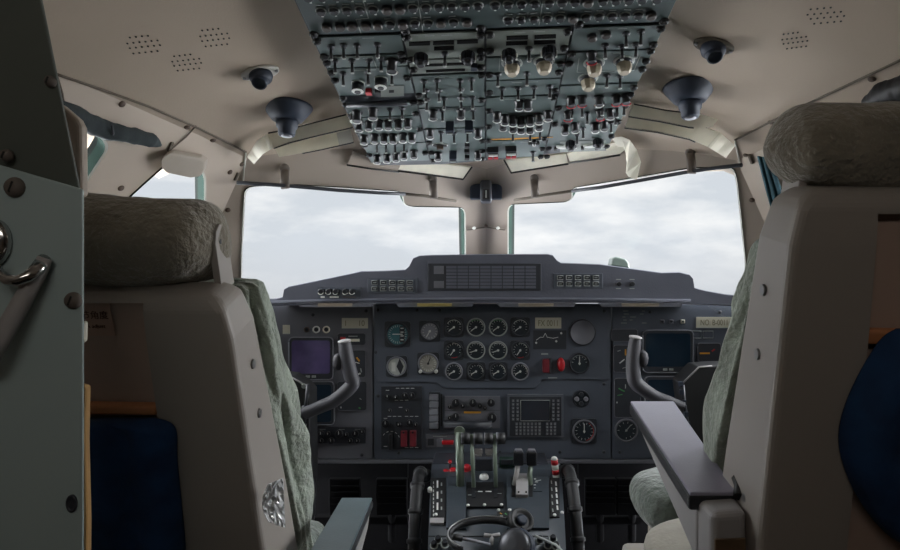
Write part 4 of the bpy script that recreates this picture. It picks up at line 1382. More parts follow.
# ------------------------------------------------------------------ footwell
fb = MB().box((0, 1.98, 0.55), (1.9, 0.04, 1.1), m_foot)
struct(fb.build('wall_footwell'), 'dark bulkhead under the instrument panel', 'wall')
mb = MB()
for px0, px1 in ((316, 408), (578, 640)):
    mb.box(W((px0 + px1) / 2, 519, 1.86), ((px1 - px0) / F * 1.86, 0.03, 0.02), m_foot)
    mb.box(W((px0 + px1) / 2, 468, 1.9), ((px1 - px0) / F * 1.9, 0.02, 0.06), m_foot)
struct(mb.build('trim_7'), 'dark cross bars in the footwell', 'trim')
for px in (345, 392, 600, 632):
    t = MB()
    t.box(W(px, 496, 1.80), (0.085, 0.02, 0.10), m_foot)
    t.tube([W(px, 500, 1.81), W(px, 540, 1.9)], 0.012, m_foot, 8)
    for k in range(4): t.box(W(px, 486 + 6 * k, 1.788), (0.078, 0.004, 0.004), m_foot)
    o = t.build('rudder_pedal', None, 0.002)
    tag(o, {345: 'dark ribbed rudder pedal at the far left of the footwell', 392: 'dark ribbed rudder pedal just left of the pedestal hose', 600: 'dark ribbed rudder pedal just right of the pedestal hose', 632: 'dark ribbed rudder pedal beside the right fleece cushion'}[px], 'pedal', 'rudder pedals')
MB_ = MB().tube([W(417, 476, 1.72), W(424, 473, 1.68), W(428, 478, 1.62)], 0.02, m_foot, 10)
# ------------------------------------------------------------------ centre pedestal
MB_.bm.free()
prof = [(1.56, -.452), (1.50, -.450), (1.46, -.453), (1.40, -.466), (1.34, -.486), (1.28, -.512), (1.23, -.540), (1.18, -.562), (1.10, -.580), (0.92, -.590)]
def ped(py):
    v = (CY - py) / F
    for (a, za), (b, zb) in zip(prof, prof[1:]):
        # z/Y falls from far to near
        if zb / b <= v <= za / a:
            lo, hi = 0.0, 1.0
            for _ in range(20):
                m = (lo + hi) / 2
                if (za + (zb - za) * m) / (a + (b - a) * m) > v: lo = m
                else: hi = m
            n = Vector((0, za - zb, a - b)).normalized()
            return a + (b - a) * lo, n
    return (1.5, Vector((0, 0, 1)))
def PD(px, py, h=0.0):
    Y, n = ped(py)
    if n.y > 0: n = Vector((0, -n.y, n.z))
    return W(px, py, Y) + n * h
def PDM(px, py, h=0.0, rot=0.0):
    Y, n = ped(py)
    if n.y > 0: n = Vector((0, -n.y, n.z))
    return frame_m(W(px, py, Y) + n * h, (1, 0, 0), n) @ Matrix.Rotation(rot, 4, 'Z')
pt = thing('centre_pedestal', 'blue-grey centre pedestal with thrust levers between the seats', 'pedestal', (0.02, 1.3, 0.1))
def slab(x0f, x1f, zoff, y_from, y_to, m, name, bottom=-1.1, thick=None):
    """curved console piece following the pedestal profile; x at far / near end"""
    mb = MB()
    pr = [p for p in prof if y_to <= p[0] <= y_from]
    L, R = [], []
    for Y, z in pr:
        t = (1.56 - Y) / 0.64
        xl = x0f[0] * (1 - t) + x0f[1] * t
        xr = x1f[0] * (1 - t) + x1f[1] * t
        L.append((xl, Y, EYE + z + zoff)); R.append((xr, Y, EYE + z + zoff))
    topL = [mb.bm.verts.new(p) for p in L]; topR = [mb.bm.verts.new(p) for p in R]
    if thick: botL = [mb.bm.verts.new((p[0], p[1], p[2] - thick)) for p in L]; botR = [mb.bm.verts.new((p[0], p[1], p[2] - thick)) for p in R]
    else: botL = [mb.bm.verts.new((p[0], p[1], EYE + bottom)) for p in L]; botR = [mb.bm.verts.new((p[0], p[1], EYE + bottom)) for p in R]
    n = len(L)
    for i in range(n - 1):
        mb.faces([mb.bm.faces.new((topL[i], topL[i + 1], topR[i + 1], topR[i]))], m, True)
        mb.faces([mb.bm.faces.new((botL[i], botL[i + 1], botR[i + 1], botR[i])), mb.bm.faces.new((topL[i], topL[i + 1], botL[i + 1], botL[i])), mb.bm.faces.new((topR[i], topR[i + 1], botR[i + 1], botR[i]))], m)
    mb.faces([mb.bm.faces.new((topL[0], topR[0], botR[0], botL[0])), mb.bm.faces.new((topL[-1], topR[-1], botR[-1], botL[-1]))], m)
    return mb.build(name, pt)
slab((-.130, -.092), (.178, .128), 0, 1.6, .9, m_ped, 'console_body')
# raised rear lever bank in the dark behind the quadrant
MB().box((0.01, 1.60, EYE - .50), (.28, .10, .10), m_dark).build('rear_box', pt, .004)
def pplate(name, pts, h, m, par=None, marks=()):
    mb = MB()
    # follow the curved surface: subdivide along y
    y0, y1 = min(p[1] for p in pts), max(p[1] for p in pts)
    x0, x1 = min(p[0] for p in pts), max(p[0] for p in pts)
    n = max(1, int((y1 - y0) / 5))
    tl, tr, bl, br = [], [], [], []
    for i in range(n + 1):
        y = y0 + (y1 - y0) * i / n
        tl.append(mb.bm.verts.new(PD(x0, y, h))); tr.append(mb.bm.verts.new(PD(x1, y, h)))
        bl.append(mb.bm.verts.new(PD(x0, y, -.004))); br.append(mb.bm.verts.new(PD(x1, y, -.004)))
    for i in range(n):
        mb.faces([mb.bm.faces.new((tl[i], tl[i + 1], tr[i + 1], tr[i])), mb.bm.faces.new((tl[i], tl[i + 1], bl[i + 1], bl[i])), mb.bm.faces.new((tr[i], tr[i + 1], br[i + 1], br[i])), mb.bm.faces.new((bl[i], bl[i + 1], br[i + 1], br[i]))], m)
    mb.faces([mb.bm.faces.new((tl[0], tr[0], br[0], bl[0])), mb.bm.faces.new((tl[-1], tr[-1], br[-1], bl[-1]))], m)
    for (ax, ay, bx, by, w, mm) in marks:
        mb.strip(PD(ax, ay, h), PD(bx, by, h), w, .0005, mm, ped(ay)[1] if ped(ay)[1].y < 0 else Vector((0, -ped(ay)[1].y, ped(ay)[1].z)))
    return mb.build(name, par or pt)
random.seed(21)
mk = []
for k in range(9): mk.append((433.5, 483 + k * 4, 433.5, 485.3 + k * 4, .0018, m_mark))
for k in range(3): mk.append((437.5, 482 + k * 11, 437.5, 489 + k * 11, .0034, m_mark))
for k in range(4): mk.append((441.5, 484 + k * 8, 441.5, 487 + k * 8, .003, m_markdim))
pplate('trim_scale_plate', rect(431, 479, 446, 523), .003, m_black, None, mk)
mb = MB(); mb.lathe([(.005, 0), (.005, .008), (.003, .010)], m_mark, PDM(430, 493, .004), 10); mb.build('scale_pointer', pt)
pplate('light_bar', rect(430, 520, 444, 525), .006, m_armgrey)
mk = [(551 + .05 * (y - 480), y, 551.5 + .05 * (y - 480), y + 3, .0026, m_markdim) for y in range(482, 512, 7)] + [(555.5 + .06 * (y - 480), y, 556 + .06 * (y - 480), y + 4, .0034, m_mark) for y in range(483, 508, 6)]
pplate('trim_scale_plate', rect(549.5, 479, 559.5, 518), .003, m_black, None, mk)
pplate('left_quadrant_cover', rect(446.5, 479, 466, 530), .006, m_ped)
pplate('right_quadrant_cover', rect(507, 479, 549, 530), .006, m_ped)
mk = [(478, 493.5, 482.5, 493.5, .003, m_mark), (485.5, 493.5, 491.5, 493.5, .003, m_mark), (468, 497, 471.5, 497, .0012, m_markdim), (497, 495.5, 501.5, 495.5, .0012, m_markdim)]
pplate('lever_gate', rect(466.5, 484, 503.5, 508.5), .005, m_black, None, mk)
pplate('gate_slot', rect(472, 486, 475.5, 500), .0065, m_knob)
pplate('gate_slot', rect(494, 486, 497.5, 500), .0065, m_knob)
for px, py in ((468, 508), (484.5, 507.5), (501.5, 507.5), (498.5, 512.5), (509.5, 512.5), (554.5, 517.5), (436, 517), (562, 515)):
    mb = MB(); mb.lathe([(.0036, 0), (.0034, .002), (.001, .003)], m_mark, PDM(px, py, .006), 10); mb.build('cover_screw', pt)
# silver flap gate and its dark slots
pplate('silver_lever_plate', rect(516, 479, 528, 500), .014, m_armgrey)
for px in (518.5, 526): MB().lathe([(.002, 0), (.002, .002)], m_black, PDM(px, 498, .0145), 8).build('rivet', pt)
pplate('flap_slot', rect(511.5, 481, 515, 499), .0068, m_black)
pplate('flap_slot', rect(529, 481, 532.5, 499), .0068, m_black)
mk = [(534, 482, 536, 482, .003, m_mark), (535, 485, 538, 485, .002, m_mark), (533.5, 488, 536, 488, .0025, m_mark), (535.5, 484, 541, 483, .0015, m_mark), (534, 491, 535.5, 491, .002, m_mark)]
pplate('flap_scale', rect(533, 480, 542, 494), .0072, m_ped, None, mk)
pplate('latch', rect(497, 514, 509, 521), .0075, m_black, None, [(500, 516, 502, 517, .002, m_amber), (505, 516, 506.5, 517.5, .002, m_green), (500, 519, 503, 519, .003, m_markdim)])
# thrust levers
def lever(px_b, py_b, px_t, py_t, w, label, round_top=False):
    b = PD(px_b, py_b, -.01)
    tY = b.y + 0.01
    t_ = W(px_t, py_t, tY)
    mb = MB()
    mb.tube([b, b * .5 + t_ * .5 + Vector((0, -.006, 0)), t_], [w, w * .95, w * .95], m_lever, 12, flat=1.0)
    if round_top: mb.lathe([(w * 1.3, -.004), (w * 1.3, .004)], m_lever, frame_m(t_, (1, 0, 0), (0, -1, 0)), 16)
    o = mb.build('thrust_lever', pt)
    if label: o['label'] = label
    return o, t_
l0, _ = lever(460.5, 488, 459.5, 432, .0095, 'thick grey lever with a rounded top', True)
l1, a1 = lever(474, 490, 471.5, 434, .0045, None)
l2, a2 = lever(496, 490, 494.5, 434, .0045, None)
for k, (c, par) in enumerate(((465.5, l1), (478, l1), (488.5, l2), (500.5, l2))):
    a = W(c - 4.6, 438.5, a1.y); b_ = W(c + 4.6, 438.5, a1.y)
    mb = MB(); mb.tube([a, b_], .0125, m_black, 18)
    mb.tube([a.lerp(b_, .06), a.lerp(b_, .12)], .0129, m_bezel, 18)
    mb.build('lever_grip', par)
for c, par in ((478.5, l1), (489, l2)):
    MB().box(W(c, 451, a1.y), (.017, .012, .010), m_armgrey).box(W(c, 455, a1.y), (.014, .010, .004), m_armgrey).build('trigger_tab', par, .0015)
MB().box(W(484, 463, 1.47), (.04, .03, .03), m_dark).build('lever_block', pt, .003)
MB().lathe([(.011, 0), (.010, .006), (.003, .009)], m_mark, frame_m(W(484, 478, 1.455), (1, 0, 0), (0, -.5, 1)), 18).build('white_button', pt)
# flap and brake levers
for px, pb in ((518.5, 513.5), (531.5, 530.5)):
    mb = MB(); mb.tube([PD(pb, 488, 0), W(px - 2, 474, 1.43), W(px, 462, 1.44)], .006, m_armgrey if px < 525 else m_lever, 8)
    o = mb.build('flap_lever', pt)
    MB().box(W(px, 458, 1.44), (.022, .022, .030), m_knob).box(W(px, 450.5, 1.44), (.018, .018, .006), m_panel).build('grip', o, .003)
MB().box(W(507, 462, 1.52), (.035, .03, .018), m_gasket).box(W(507, 462, 1.503), (.028, .003, .012), m_dark).build('green_switch_box', pt, .002)
# red knobs
for px, py, rr in ((450, 463, .0045), (446, 476, .009), (453, 475, .010), (467, 471, .009), (466, 477, .011), (448, 479, .010)):
    mb = MB(); mb.lathe([(rr * .6, 0), (rr, rr * .5), (rr, rr * 1.3), (rr * .6, rr * 1.8)], m_red, frame_m(W(px, py, 1.50), (1, 0, 0), (0, -.4, 1)), 12)
    mb.tube([W(px, py, 1.50), W(px, py + 8, 1.52)], .003, m_dark, 6)
    mb.build('red_knob', pt)
# striped lever
mb = MB()
P0, P1 = W(557, 484, 1.46), W(554.3, 459.5, 1.455)
for k in range(5):
    a = P0.lerp(P1, k / 5); b_ = P0.lerp(P1, (k + 1) / 5)
    mb.tube([a, b_], .0078, m_red if k % 2 == 0 else m_mark, 14)
mb.lathe([(.0078, 0), (.006, .005), (.002, .007)], m_mark, frame_m(P1, (1, 0, 0), (0, 0, 1)), 14)
o = mb.build('striped_lever', pt); o['label'] = 'red and white banded lever'
# ribbed bellows tubes at both sides
m_hose = mat('hose_black', (18, 19, 22), .6)
def bellows(path, label):
    P = smooth(path, 40)
    L, R = 0, []
    for i, p in enumerate(P):
        if i: L += (p - P[i - 1]).length
        R.append(.0128 + (.0030 if (L % .058) < .008 else 0))
    o = MB().tube(P, R, m_hose, 18).build('hose')
    tag(o, label, 'hose', 'ribbed hoses beside the pedestal')
bellows([W(426, 476, 1.52), W(421, 473, 1.47), W(418, 481, 1.42), W(415.5, 510, 1.37), W(414, 552, 1.33), W(414, 620, 1.30)], 'black ribbed hose running down the left side of the pedestal')
bellows([W(562, 472, 1.52), W(567, 470, 1.47), W(571, 478, 1.42), W(574, 500, 1.38), W(577, 530, 1.35), W(579, 560, 1.33), W(580, 620, 1.30)], 'black ribbed hose running down the right side of the pedestal')
# controls on the aft flat part
for px, py in ((438, 541), (434, 546), (445, 545), (540, 541), (553, 540), (548, 546), (556, 547)):
    mb = MB(); mb.lathe([(.006, 0), (.006, .010), (.0045, .012)], m_knob, PDM(px, py, 0), 12); mb.lathe([(.0085, 0), (.0085, .0015)], m_markdim, PDM(px, py, 0), 14)
    mb.build('rotary_knob', pt)
pplate('seam_line', rect(428, 536, 548, 536.8), .001, m_black)

# ------------------------------------------------------------------ headset lying on the pedestal
hs = thing('headset', 'black headset with silver ear cup lying on the pedestal', 'headset', PD(490, 545))
def HB(a, k=1.0, up=0.0):
    # band ellipse, in a plane leaning on the quadrant
    c = W(487, 541, 1.235) + Vector((0, -.004, .010 + up))
    return c + Vector((math.cos(a) * .072 * k, math.sin(a) * .045 * k, math.sin(a) * .014 * k))
arc_ = [HB(math.radians(a)) for a in range(20, 236, 6)]
MB().tube(arc_, .0048, m_black, 10, flat=1.4).build('headband', hs)
MB().tube([p + Vector((0, 0, .007)) for p in [HB(math.radians(a), 1.03) for a in range(60, 232, 6)]], .0014, m_metal, 6).build('spring_wire', hs)
c1 = W(515, 546, 1.19) + Vector((0, 0, .0))
M = frame_m(c1, (1, 0, 0), Vector((-.35, -.75, .62)))
MB().lathe([(.031, -.026), (.035, -.020), (.035, -.006), (.031, .0)], m_navyblk, M, 30).build('ear_cushion', hs)
o = MB().lathe([(.030, 0), (.030, .008), (.027, .013), (.019, .017), (.008, .018)], m_cup, M, 30).build('ear_cup', hs); o['label'] = 'silver domed ear cup'
c2 = W(519, 527, 1.26) + Vector((0.004, 0, .012))
M2 = frame_m(c2, (1, 0, 0), Vector((.3, -.6, .7)))
MB().lathe([(.019, -.010), (.025, -.008), (.025, .005), (.021, .008), (.016, .002)], m_black, M2, 28).build('ear_cushion', hs)
MB().lathe([(.011, .002), (.011, .006), (.006, .008)], m_navyblk, M2, 16).build('ear_hub', hs)
MB().tube([W(484, 535, 1.2), W(492, 536, 1.2), W(500, 534.5, 1.2)], .004, m_armgrey, 8).tube([W(492, 536, 1.2), W(491, 545, 1.19)], .004, m_armgrey, 8).build('mic_clamp', hs)
MB().tube([W(491, 545, 1.19), W(475, 541, 1.18), W(458, 538, 1.17)], .003, m_bezel, 8).tube([W(462, 538.5, 1.172), W(452, 536.5, 1.168)], .006, m_black, 8).build('microphone_boom', hs)
cab = [W(535, 536, 1.24), W(545, 540, 1.24), W(556, 545, 1.22), W(563, 552, 1.2), W(566, 565, 1.18)]
MB().tube(cab, .0026, m_markdim, 8).build('cable', hs)

# ------------------------------------------------------------------ control yokes
def yoke(side, label):
    Y = 1.42
    t = thing('control_yoke', label, 'control yoke', W(300 if side < 0 else 690, 480, Y), 'control yokes')
    if side < 0:
        g = [(344.5, 342.5), (346, 352), (348, 364), (351, 376), (352, 385), (347, 393)]
        rg = [.0135, .0150, .0158, .0160, .0155, .0150]
        arm = [(352, 385), (346, 394), (335, 400), (320, 407), (303, 414)]
        ra = [.0150, .0150, .0145, .0140, .0135]
        cap, bulge = (344.5, 341.8), (338, 361)
    else:
        g = [(635.5, 338.5), (634, 350), (633, 362), (633.5, 374), (637, 384), (644, 391)]
        rg = [.0125, .0145, .0155, .0160, .0160, .0150]
        arm = [(637, 383), (643, 391), (654, 396), (668, 401), (683, 407)]
        ra = [.0155, .0150, .0135, .0120, .0110]
        cap, bulge = (635.5, 338), (643, 358)
    P = smooth([W(px, py, Y) for px, py in g[:-1] + arm[2:]], 6)
    rr = rg[:-1] + ra[2:]
    R_ = [rr[min(i // 6, len(rr) - 2)] * (1 - (i % 6) / 6) + rr[min(i // 6 + 1, len(rr) - 1)] * (i % 6) / 6 for i in range(len(P))]
    MB().tube(P, R_, m_grip, 18, ref=(0, 1, 0)).build('horn_grip', t)
    M = frame_m(W(*cap, Y), (1, 0, 0), (0.12 * side, -.1, 1))
    MB().lathe([(.0145, 0), (.0142, .003), (.010, .0045)], m_armgrey, M, 18).build('grip_cap', t, )
    MB().lathe([(.004, -.020), (.010, -.012), (.012, 0), (.010, .010), (.004, .016)], m_grip, frame_m(W(*bulge, Y - .002), (1, 0, 0), (0, 0, 1)), 14).build('thumb_switch', t)
    if side < 0:
        MB().prism([W(*p, Y + .02) for p in ((262, 372), (291, 377), (303, 385), (309, 392), (310, 470), (305, 560), (262, 560))], Vector((0, .07, 0)), m_black).build('column_housing', t, .003)
        h = MB(); h.tube([W(308, 384, Y + .005), W(304, 425, Y + .005)], .004, m_dark, 8)
        for py in (386, 408, 425):
            h.lathe([(.006, 0), (.005, .004)], m_metal, frame_m(W(304, py, Y + .012), (1, 0, 0), (0, -1, 0)), 12)
        h.build('hinge_strip', t)
        MB().tube([W(291, 377, Y + .018), W(303, 384, Y + .018)], .002, m_armgrey, 6).build('edge_wire', t)
    else:
        MB().prism([W(*p, Y + .02) for p in ((682.5, 384), (699, 367), (740, 365), (740, 560), (714, 560), (697, 470), (688, 425), (685, 405))], Vector((0, .08, 0)), m_black).build('column_housing', t, .003)
        h = MB(); h.tube([W(682.5, 385, Y + .008), W(684.5, 405, Y + .008), W(688, 430, Y + .008), W(694, 455, Y + .008)], .0045, m_dark, 8)
        for px, py in ((680.5, 384), (681.5, 392), (684, 402), (686, 414), (688, 424)):
            h.box(W(px, py, Y + .004), (.008, .01, .010), m_navyblk)
        h.build('hinge_strip', t)
        MB().tube([W(683, 383, Y + .018), W(699, 367, Y + .018), W(712, 366, Y + .018)], .002, m_armgrey, 6).build('edge_wire', t)
        MB().tube([W(700, 368, Y + .05), W(698, 430, Y + .03), W(705, 480, Y + .03)], .001, m_dark, 6).build('cable', t)
    MB().box((W(292 if side < 0 else 715, 500, Y).x, Y + .06, 0.35), (.05, .05, .70), m_dark).build('control_column', t, .006)
    return t
yoke(-1, 'left dark grey horn-shaped control yoke in front of the purple display')
yoke(1, 'right dark grey horn-shaped control yoke in front of the teal display')

# ------------------------------------------------------------------ seats
def lumpy(mb, amp, freq, stretch=(1, 1, 1), seed=0):
    mb.bm.normal_update()
    for v in mb.bm.verts:
        p = Vector((v.co.x * stretch[0], v.co.y * stretch[1], v.co.z * stretch[2])) * freq + Vector((seed, 0, 0))
        v.co += v.normal * amp * noise.fractal(p, 1.0, 2.0, 3)
def seat(side, cx, Yt, zt, lean, label, gid):
    th = math.radians(lean)
    d = Vector((0, math.sin(th), -math.cos(th)))      # down along the back
    f = Vector((0, math.cos(th), math.sin(th)))       # forward out of the backrest
    O = Vector((cx, Yt, EYE + zt))
    def S(x, u, v): return O + Vector((x, 0, 0)) + d * u + f * v
    t = thing('pilot_seat', label, 'seat', (cx, Yt + .3, 0), 'pilot seats')
    hw = .196
    # shell: slab whose forward face moves out towards the seat pan
    us = [0.0, .012, .05, .15, .30, .45, .62]
    mb = MB()
    def ringpts(u):
        tk = .050 + .055 * min(1, u / .4)
        w = hw + .012 * u
        if u == 0: return [(-w + .020, -.004), (w - .020, -.004), (w - .020, tk - .012), (-w + .020, tk - .012)]
        if u == .012: return [(-w + .006, -.014), (w - .006, -.014), (w - .006, tk - .004), (-w + .006, tk - .004)]
        return [(-w, -.016), (w, -.016), (w, tk), (-w, tk)]
    rings = [[mb.bm.verts.new(S(x, u, v)) for x, v in ringpts(u)] for u in us]
    for i in range(len(rings) - 1):
        mb.faces([mb.bm.faces.new((rings[i][k], rings[i][(k + 1) % 4], rings[i + 1][(k + 1) % 4], rings[i + 1][k])) for k in range(4)], m_seat)
    mb.faces([mb.bm.faces.new(rings[0][::-1]), mb.bm.faces.new(rings[-1])], m_seat)
    sh = mb.build('backrest_shell', t, .009, 4)
    rw = .105 if side < 0 else .122
    ut = .009 if side < 0 else .022
    def vp(pts, v0, v1, m, mb_):
        mb_.prism([S(x, u, v0) for x, u in pts], f * (v1 - v0), m)
    cut = MB(); vp([(-rw, ut), (rw, ut), (rw - .004, .13), (rw - .014, .66), (-rw + .014, .66), (-rw + .004, .13)], -.05, .002, m_seat, cut)
    cut_o = cut.build('cutter')
    bo = sh.modifiers.new('recess', 'BOOLEAN')
    bo.object = cut_o
    bo.operation = 'DIFFERENCE'
    bo.solver = 'EXACT'
    dg = bpy.context.evaluated_depsgraph_get()
    me = bpy.data.meshes.new_from_object(sh.evaluated_get(dg))
    sh.modifiers.clear()
    sh.data = me
    bpy.data.objects.remove(cut_o)
    rp = MB(); vp([(-rw + .001, ut + .001), (rw - .001, ut + .001), (rw - .016, .60), (-rw + .016, .60)], -.001, .004, m_tan, rp)
    rp.build('recess_panel', t, .001)
    b = MB(); vp([(-rw + .003, .128), (rw - .003, .132), (rw - .006, .144), (-rw + .003, .142)], -.014, -.002, m_orange, b)
    b.build('pocket_band', t, .003)
    for u in (.10, .165, .32):
        MB().lathe([(.006, 0), (.005, .002)], m_metal, frame_m(S(-side * (hw + .002), u, .028), (0, 1, 0), (-side, 0, 0)), 12).build('side_screw', t)
    # headrest roll
    hr = MB()
    L = .160 if side < 0 else .180
    prof_ = []
    N = 30
    R0 = .051 if side < 0 else .044
    rings = []
    c0 = Vector((cx, Yt + .035, EYE + zt + (.056 if side < 0 else .043)))
    for i in range(N + 1):
        a = -1 + 2 * i / N
        xx = a * (L + .018)
        rr = (1 - abs(a) ** 9) ** .5 if abs(a) < 1 else 0
        rr = max(rr, .04)
        rings.append([hr.bm.verts.new(c0 + Vector((xx, math.cos(2 * math.pi * k / 28) * (R0 + .012) * rr, math.sin(2 * math.pi * k / 28) * R0 * rr))) for k in range(28)])
    for i in range(N):
        hr.faces([hr.bm.faces.new((rings[i][k], rings[i][(k + 1) % 28], rings[i + 1][(k + 1) % 28], rings[i + 1][k])) for k in range(28)], m_fleece2, True)
    hr.faces([hr.bm.faces.new(rings[0][::-1]), hr.bm.faces.new(rings[-1])], m_fleece2, True)
    bmesh.ops.recalc_face_normals(hr.bm, faces=hr.bm.faces)
    lumpy(hr, .007, 14, seed=side * 3)
    hr.build('headrest', t, sub=2)
    for s in (-1, 1):
        xo = s * (L + .006)
        bt = 0.0 if side < 0 else .040
        xo = s * (.166 if side < 0 else .166)
        br = MB()
        pts = [S(xo, .012, .028), S(xo, -.045 + bt, .028), S(xo, -.058 + bt, .034), S(xo, -.064 + bt, .045), S(xo, -.058 + bt, .056), S(xo, -.045 + bt, .062), S(xo, .012, .064)]
        br.prism(pts, Vector((s * .008, 0, 0)), m_seat)
        for v in (.040, .050):
            br.lathe([(.0035, 0), (.003, .0015)], m_dark, frame_m(S(xo + s * .008 * (s == -side), -.045 + bt, v), (0, 1, 0), (-side, 0, 0)), 10)
        br.build('headrest_bracket', t, .002)
    # seat pan, cushion, base
    base_c = S(0, .56, .30)
    pan_z = base_c.z - .12
    if side < 0: base_c = base_c - Vector((0, .12, 0))
    MB().box((cx, base_c.y + .02, pan_z), (.42, .46, .05), m_seat).build('seat_pan', t, .012, 3)
    MB().box((cx, base_c.y + .02, (pan_z - .03) / 2), (.24, .30, pan_z - .03), m_dark).build('seat_base', t, .01)
    cu = MB(); cu.box((cx, base_c.y + .03, pan_z + .065), (.35 if side > 0 else .34, .36, .09), m_fleece2 if side > 0 else m_curl)
    cu.build('seat_cushion', t, .03, 4)
    return t, S, base_c, pan_z
tL, SL, bL, pzL = seat(-1, -.470, .700, -.018, 18.6, 'left pilot seat, set lower, with a brown-grey fleece headrest', 'a')
tR, SR, bR, pzR = seat(1, .466, .580, .078, 11.5, 'right pilot seat, set higher and nearer, with a grey fleece headrest', 'b')

# sticker with lettering on the left seat
stk = MB(); stk.prism([SL(x, u, -.0035) for x, u in ((-.100, .012), (.064, .012), (.064, .050), (-.100, .050))], SL(0, 0, -.0035) - SL(0, 0, -.003), m_sticker)
so = stk.build('sticker', tL)
thl = math.radians(18.6)
Ms = frame_m(SL(.041, .026, -.0045), (1, 0, 0), (0, -math.cos(thl), -math.sin(thl)))
write('调节角度', Ms, .0100, m_stickertext, so)
write('A adjust', Ms @ Matrix.Translation((0.004, -.0125, 0)), .0062, m_stickertext, so)

# sheepskin covers draped on the front of both backrests
def sheepskin(S, side, hw, u0, u1, v0, label, bulge, seed):
    mb = MB()
    nu, nk = 44, 64
    rings = []
    for i in range(nu + 1):
        tt = i / nu
        u = u0 + (u1 - u0) * tt
        endr = min(1, (tt / .06) ** .5 if tt < .06 else 1, ((1 - tt) / .05) ** .5 if tt > .95 else 1)
        endr = max(endr, .08)
        w = hw + bulge * (.45 + .55 * math.sin(min(1, tt * 1.3) * math.pi / 2))
        dp = .046 * (1.0 + .15 * math.sin(tt * math.pi))
        vc = v0(u) + dp * .98
        ring = []
        for k in range(nk):
            a = 2 * math.pi * k / nk
            ca, sa = math.cos(a), math.sin(a)
            x = (abs(ca) ** .35) * (1 if ca > 0 else -1) * w
            v = (abs(sa) ** .7) * (1 if sa > 0 else -1) * dp * endr
            fold = .0105 * noise.noise(Vector((a * 7, u * 5, seed))) + .006 * noise.noise(Vector((a * 16, u * 12, seed + 5)))
            x += fold * ca * 1.8
            v += fold * 1.8 * (1 if sa > 0 else -1)
            x *= (.97 + .03 * endr)
            ring.append(mb.bm.verts.new(S(x, u, vc + v)))
        rings.append(ring)
    for i in range(nu):
        mb.faces([mb.bm.faces.new((rings[i][k], rings[i][(k + 1) % nk], rings[i + 1][(k + 1) % nk], rings[i + 1][k])) for k in range(nk)], m_fleece, True)
    mb.faces([mb.bm.faces.new(rings[0][::-1]), mb.bm.faces.new(rings[-1])], m_fleece, True)
    bmesh.ops.recalc_face_normals(mb.bm, faces=mb.bm.faces)
    lumpy(mb, .004, 45, seed=seed)
    o = mb.build('sheepskin_cover', None, sub=1)
    tag(o, label, 'seat cover', 'sheepskin seat covers')
    return o
sheepskin(SL, -1, .184, .016, .52, lambda u: .046 + .055 * min(1, u / .4), 'grey-green sheepskin cover draped on the front of the left seat', .022, 1.0)
sheepskin(SR, 1, .170, .056, .42, lambda u: .046 + .055 * min(1, u / .4), 'grey-green sheepskin cover draped on the front of the right seat', .020, 7.0)

# navy pouches hanging on the seat backs
def pouch(S, side, pts, label, seed, lean):
    mb = MB()
    nu, nx = 40, 32
    F_, B_ = [], []
    for i in range(nu + 1):
        tt = i / nu
        fr, bk = [], []
        for j in range(nx + 1):
            s = j / nx
            # outline: pts gives (u, xmin, xmax)
            k = tt * (len(pts) - 1)
            a = min(int(k), len(pts) - 2); q = k - a
            def cr_(c):
                p0, p1, p2, p3 = (pts[max(a - 1, 0)][c], pts[a][c], pts[a + 1][c], pts[min(a + 2, len(pts) - 1)][c])
                return .5 * (2 * p1 + (p2 - p0) * q + (2 * p0 - 5 * p1 + 4 * p2 - p3) * q * q + (3 * p1 - p0 - 3 * p2 + p3) * q ** 3)
            u, xa, xb = cr_(0), cr_(1), cr_(2)
            x = xa + (xb - xa) * s
            edge = min(1, min(s, 1 - s) / .08) ** .5 * min(1, min(tt + .02, 1 - tt) / .10) ** .5
            bul = .030 * edge * (.65 + .35 * tt) + .006 * edge * noise.noise(Vector((x * 25, u * 10, seed)))
            fold = -.010 * math.exp(-((s - (.80 if side < 0 else .20)) / .035) ** 2) * edge
            fr.append(mb.bm.verts.new(S(x, u, -.020 - max(.001, bul + fold))))
            bk.append(mb.bm.verts.new(S(x, u, -.0185)))
        F_.append(fr); B_.append(bk)
    for i in range(nu):
        for j in range(nx):
            mb.faces([mb.bm.faces.new((F_[i][j], F_[i][j + 1], F_[i + 1][j + 1], F_[i + 1][j])), mb.bm.faces.new((B_[i][j], B_[i][j + 1], B_[i + 1][j + 1], B_[i + 1][j]))], m_navy, True)
    e = []
    for i in range(nu):
        e += [mb.bm.faces.new((F_[i][0], F_[i + 1][0], B_[i + 1][0], B_[i][0])), mb.bm.faces.new((F_[i][-1], F_[i + 1][-1], B_[i + 1][-1], B_[i][-1]))]
    for j in range(nx):
        e += [mb.bm.faces.new((F_[0][j], F_[0][j + 1], B_[0][j + 1], B_[0][j])), mb.bm.faces.new((F_[-1][j], F_[-1][j + 1], B_[-1][j + 1], B_[-1][j]))]
    mb.faces(e, m_navy, True)
    o = mb.build('cloth_pouch')
    tag(o, label, 'pouch', 'navy cloth pouches on the seat backs')
    # stitched welt
    k = .80 if side < 0 else .20
    W_ = []
    for i in range(1, nu):
        v = F_ if False else None
    return o
pouch(SL, -1, [(.143, -.150, .098), (.155, -.150, .120), (.20, -.15, .116), (.26, -.15, .112), (.33, -.15, .106), (.40, -.13, .09)], 'navy cloth pouch hanging on the back of the lower left seat', 1.5, 18.6)
pouch(SR, 1, [(.125, -.096, .15), (.14, -.112, .15), (.19, -.132, .15), (.235, -.136, .15), (.285, -.116, .15), (.33, -.08, .14), (.35, -.04, .10)], 'navy cloth pouch hanging on the back of the high right seat', 4.5, 11.5)

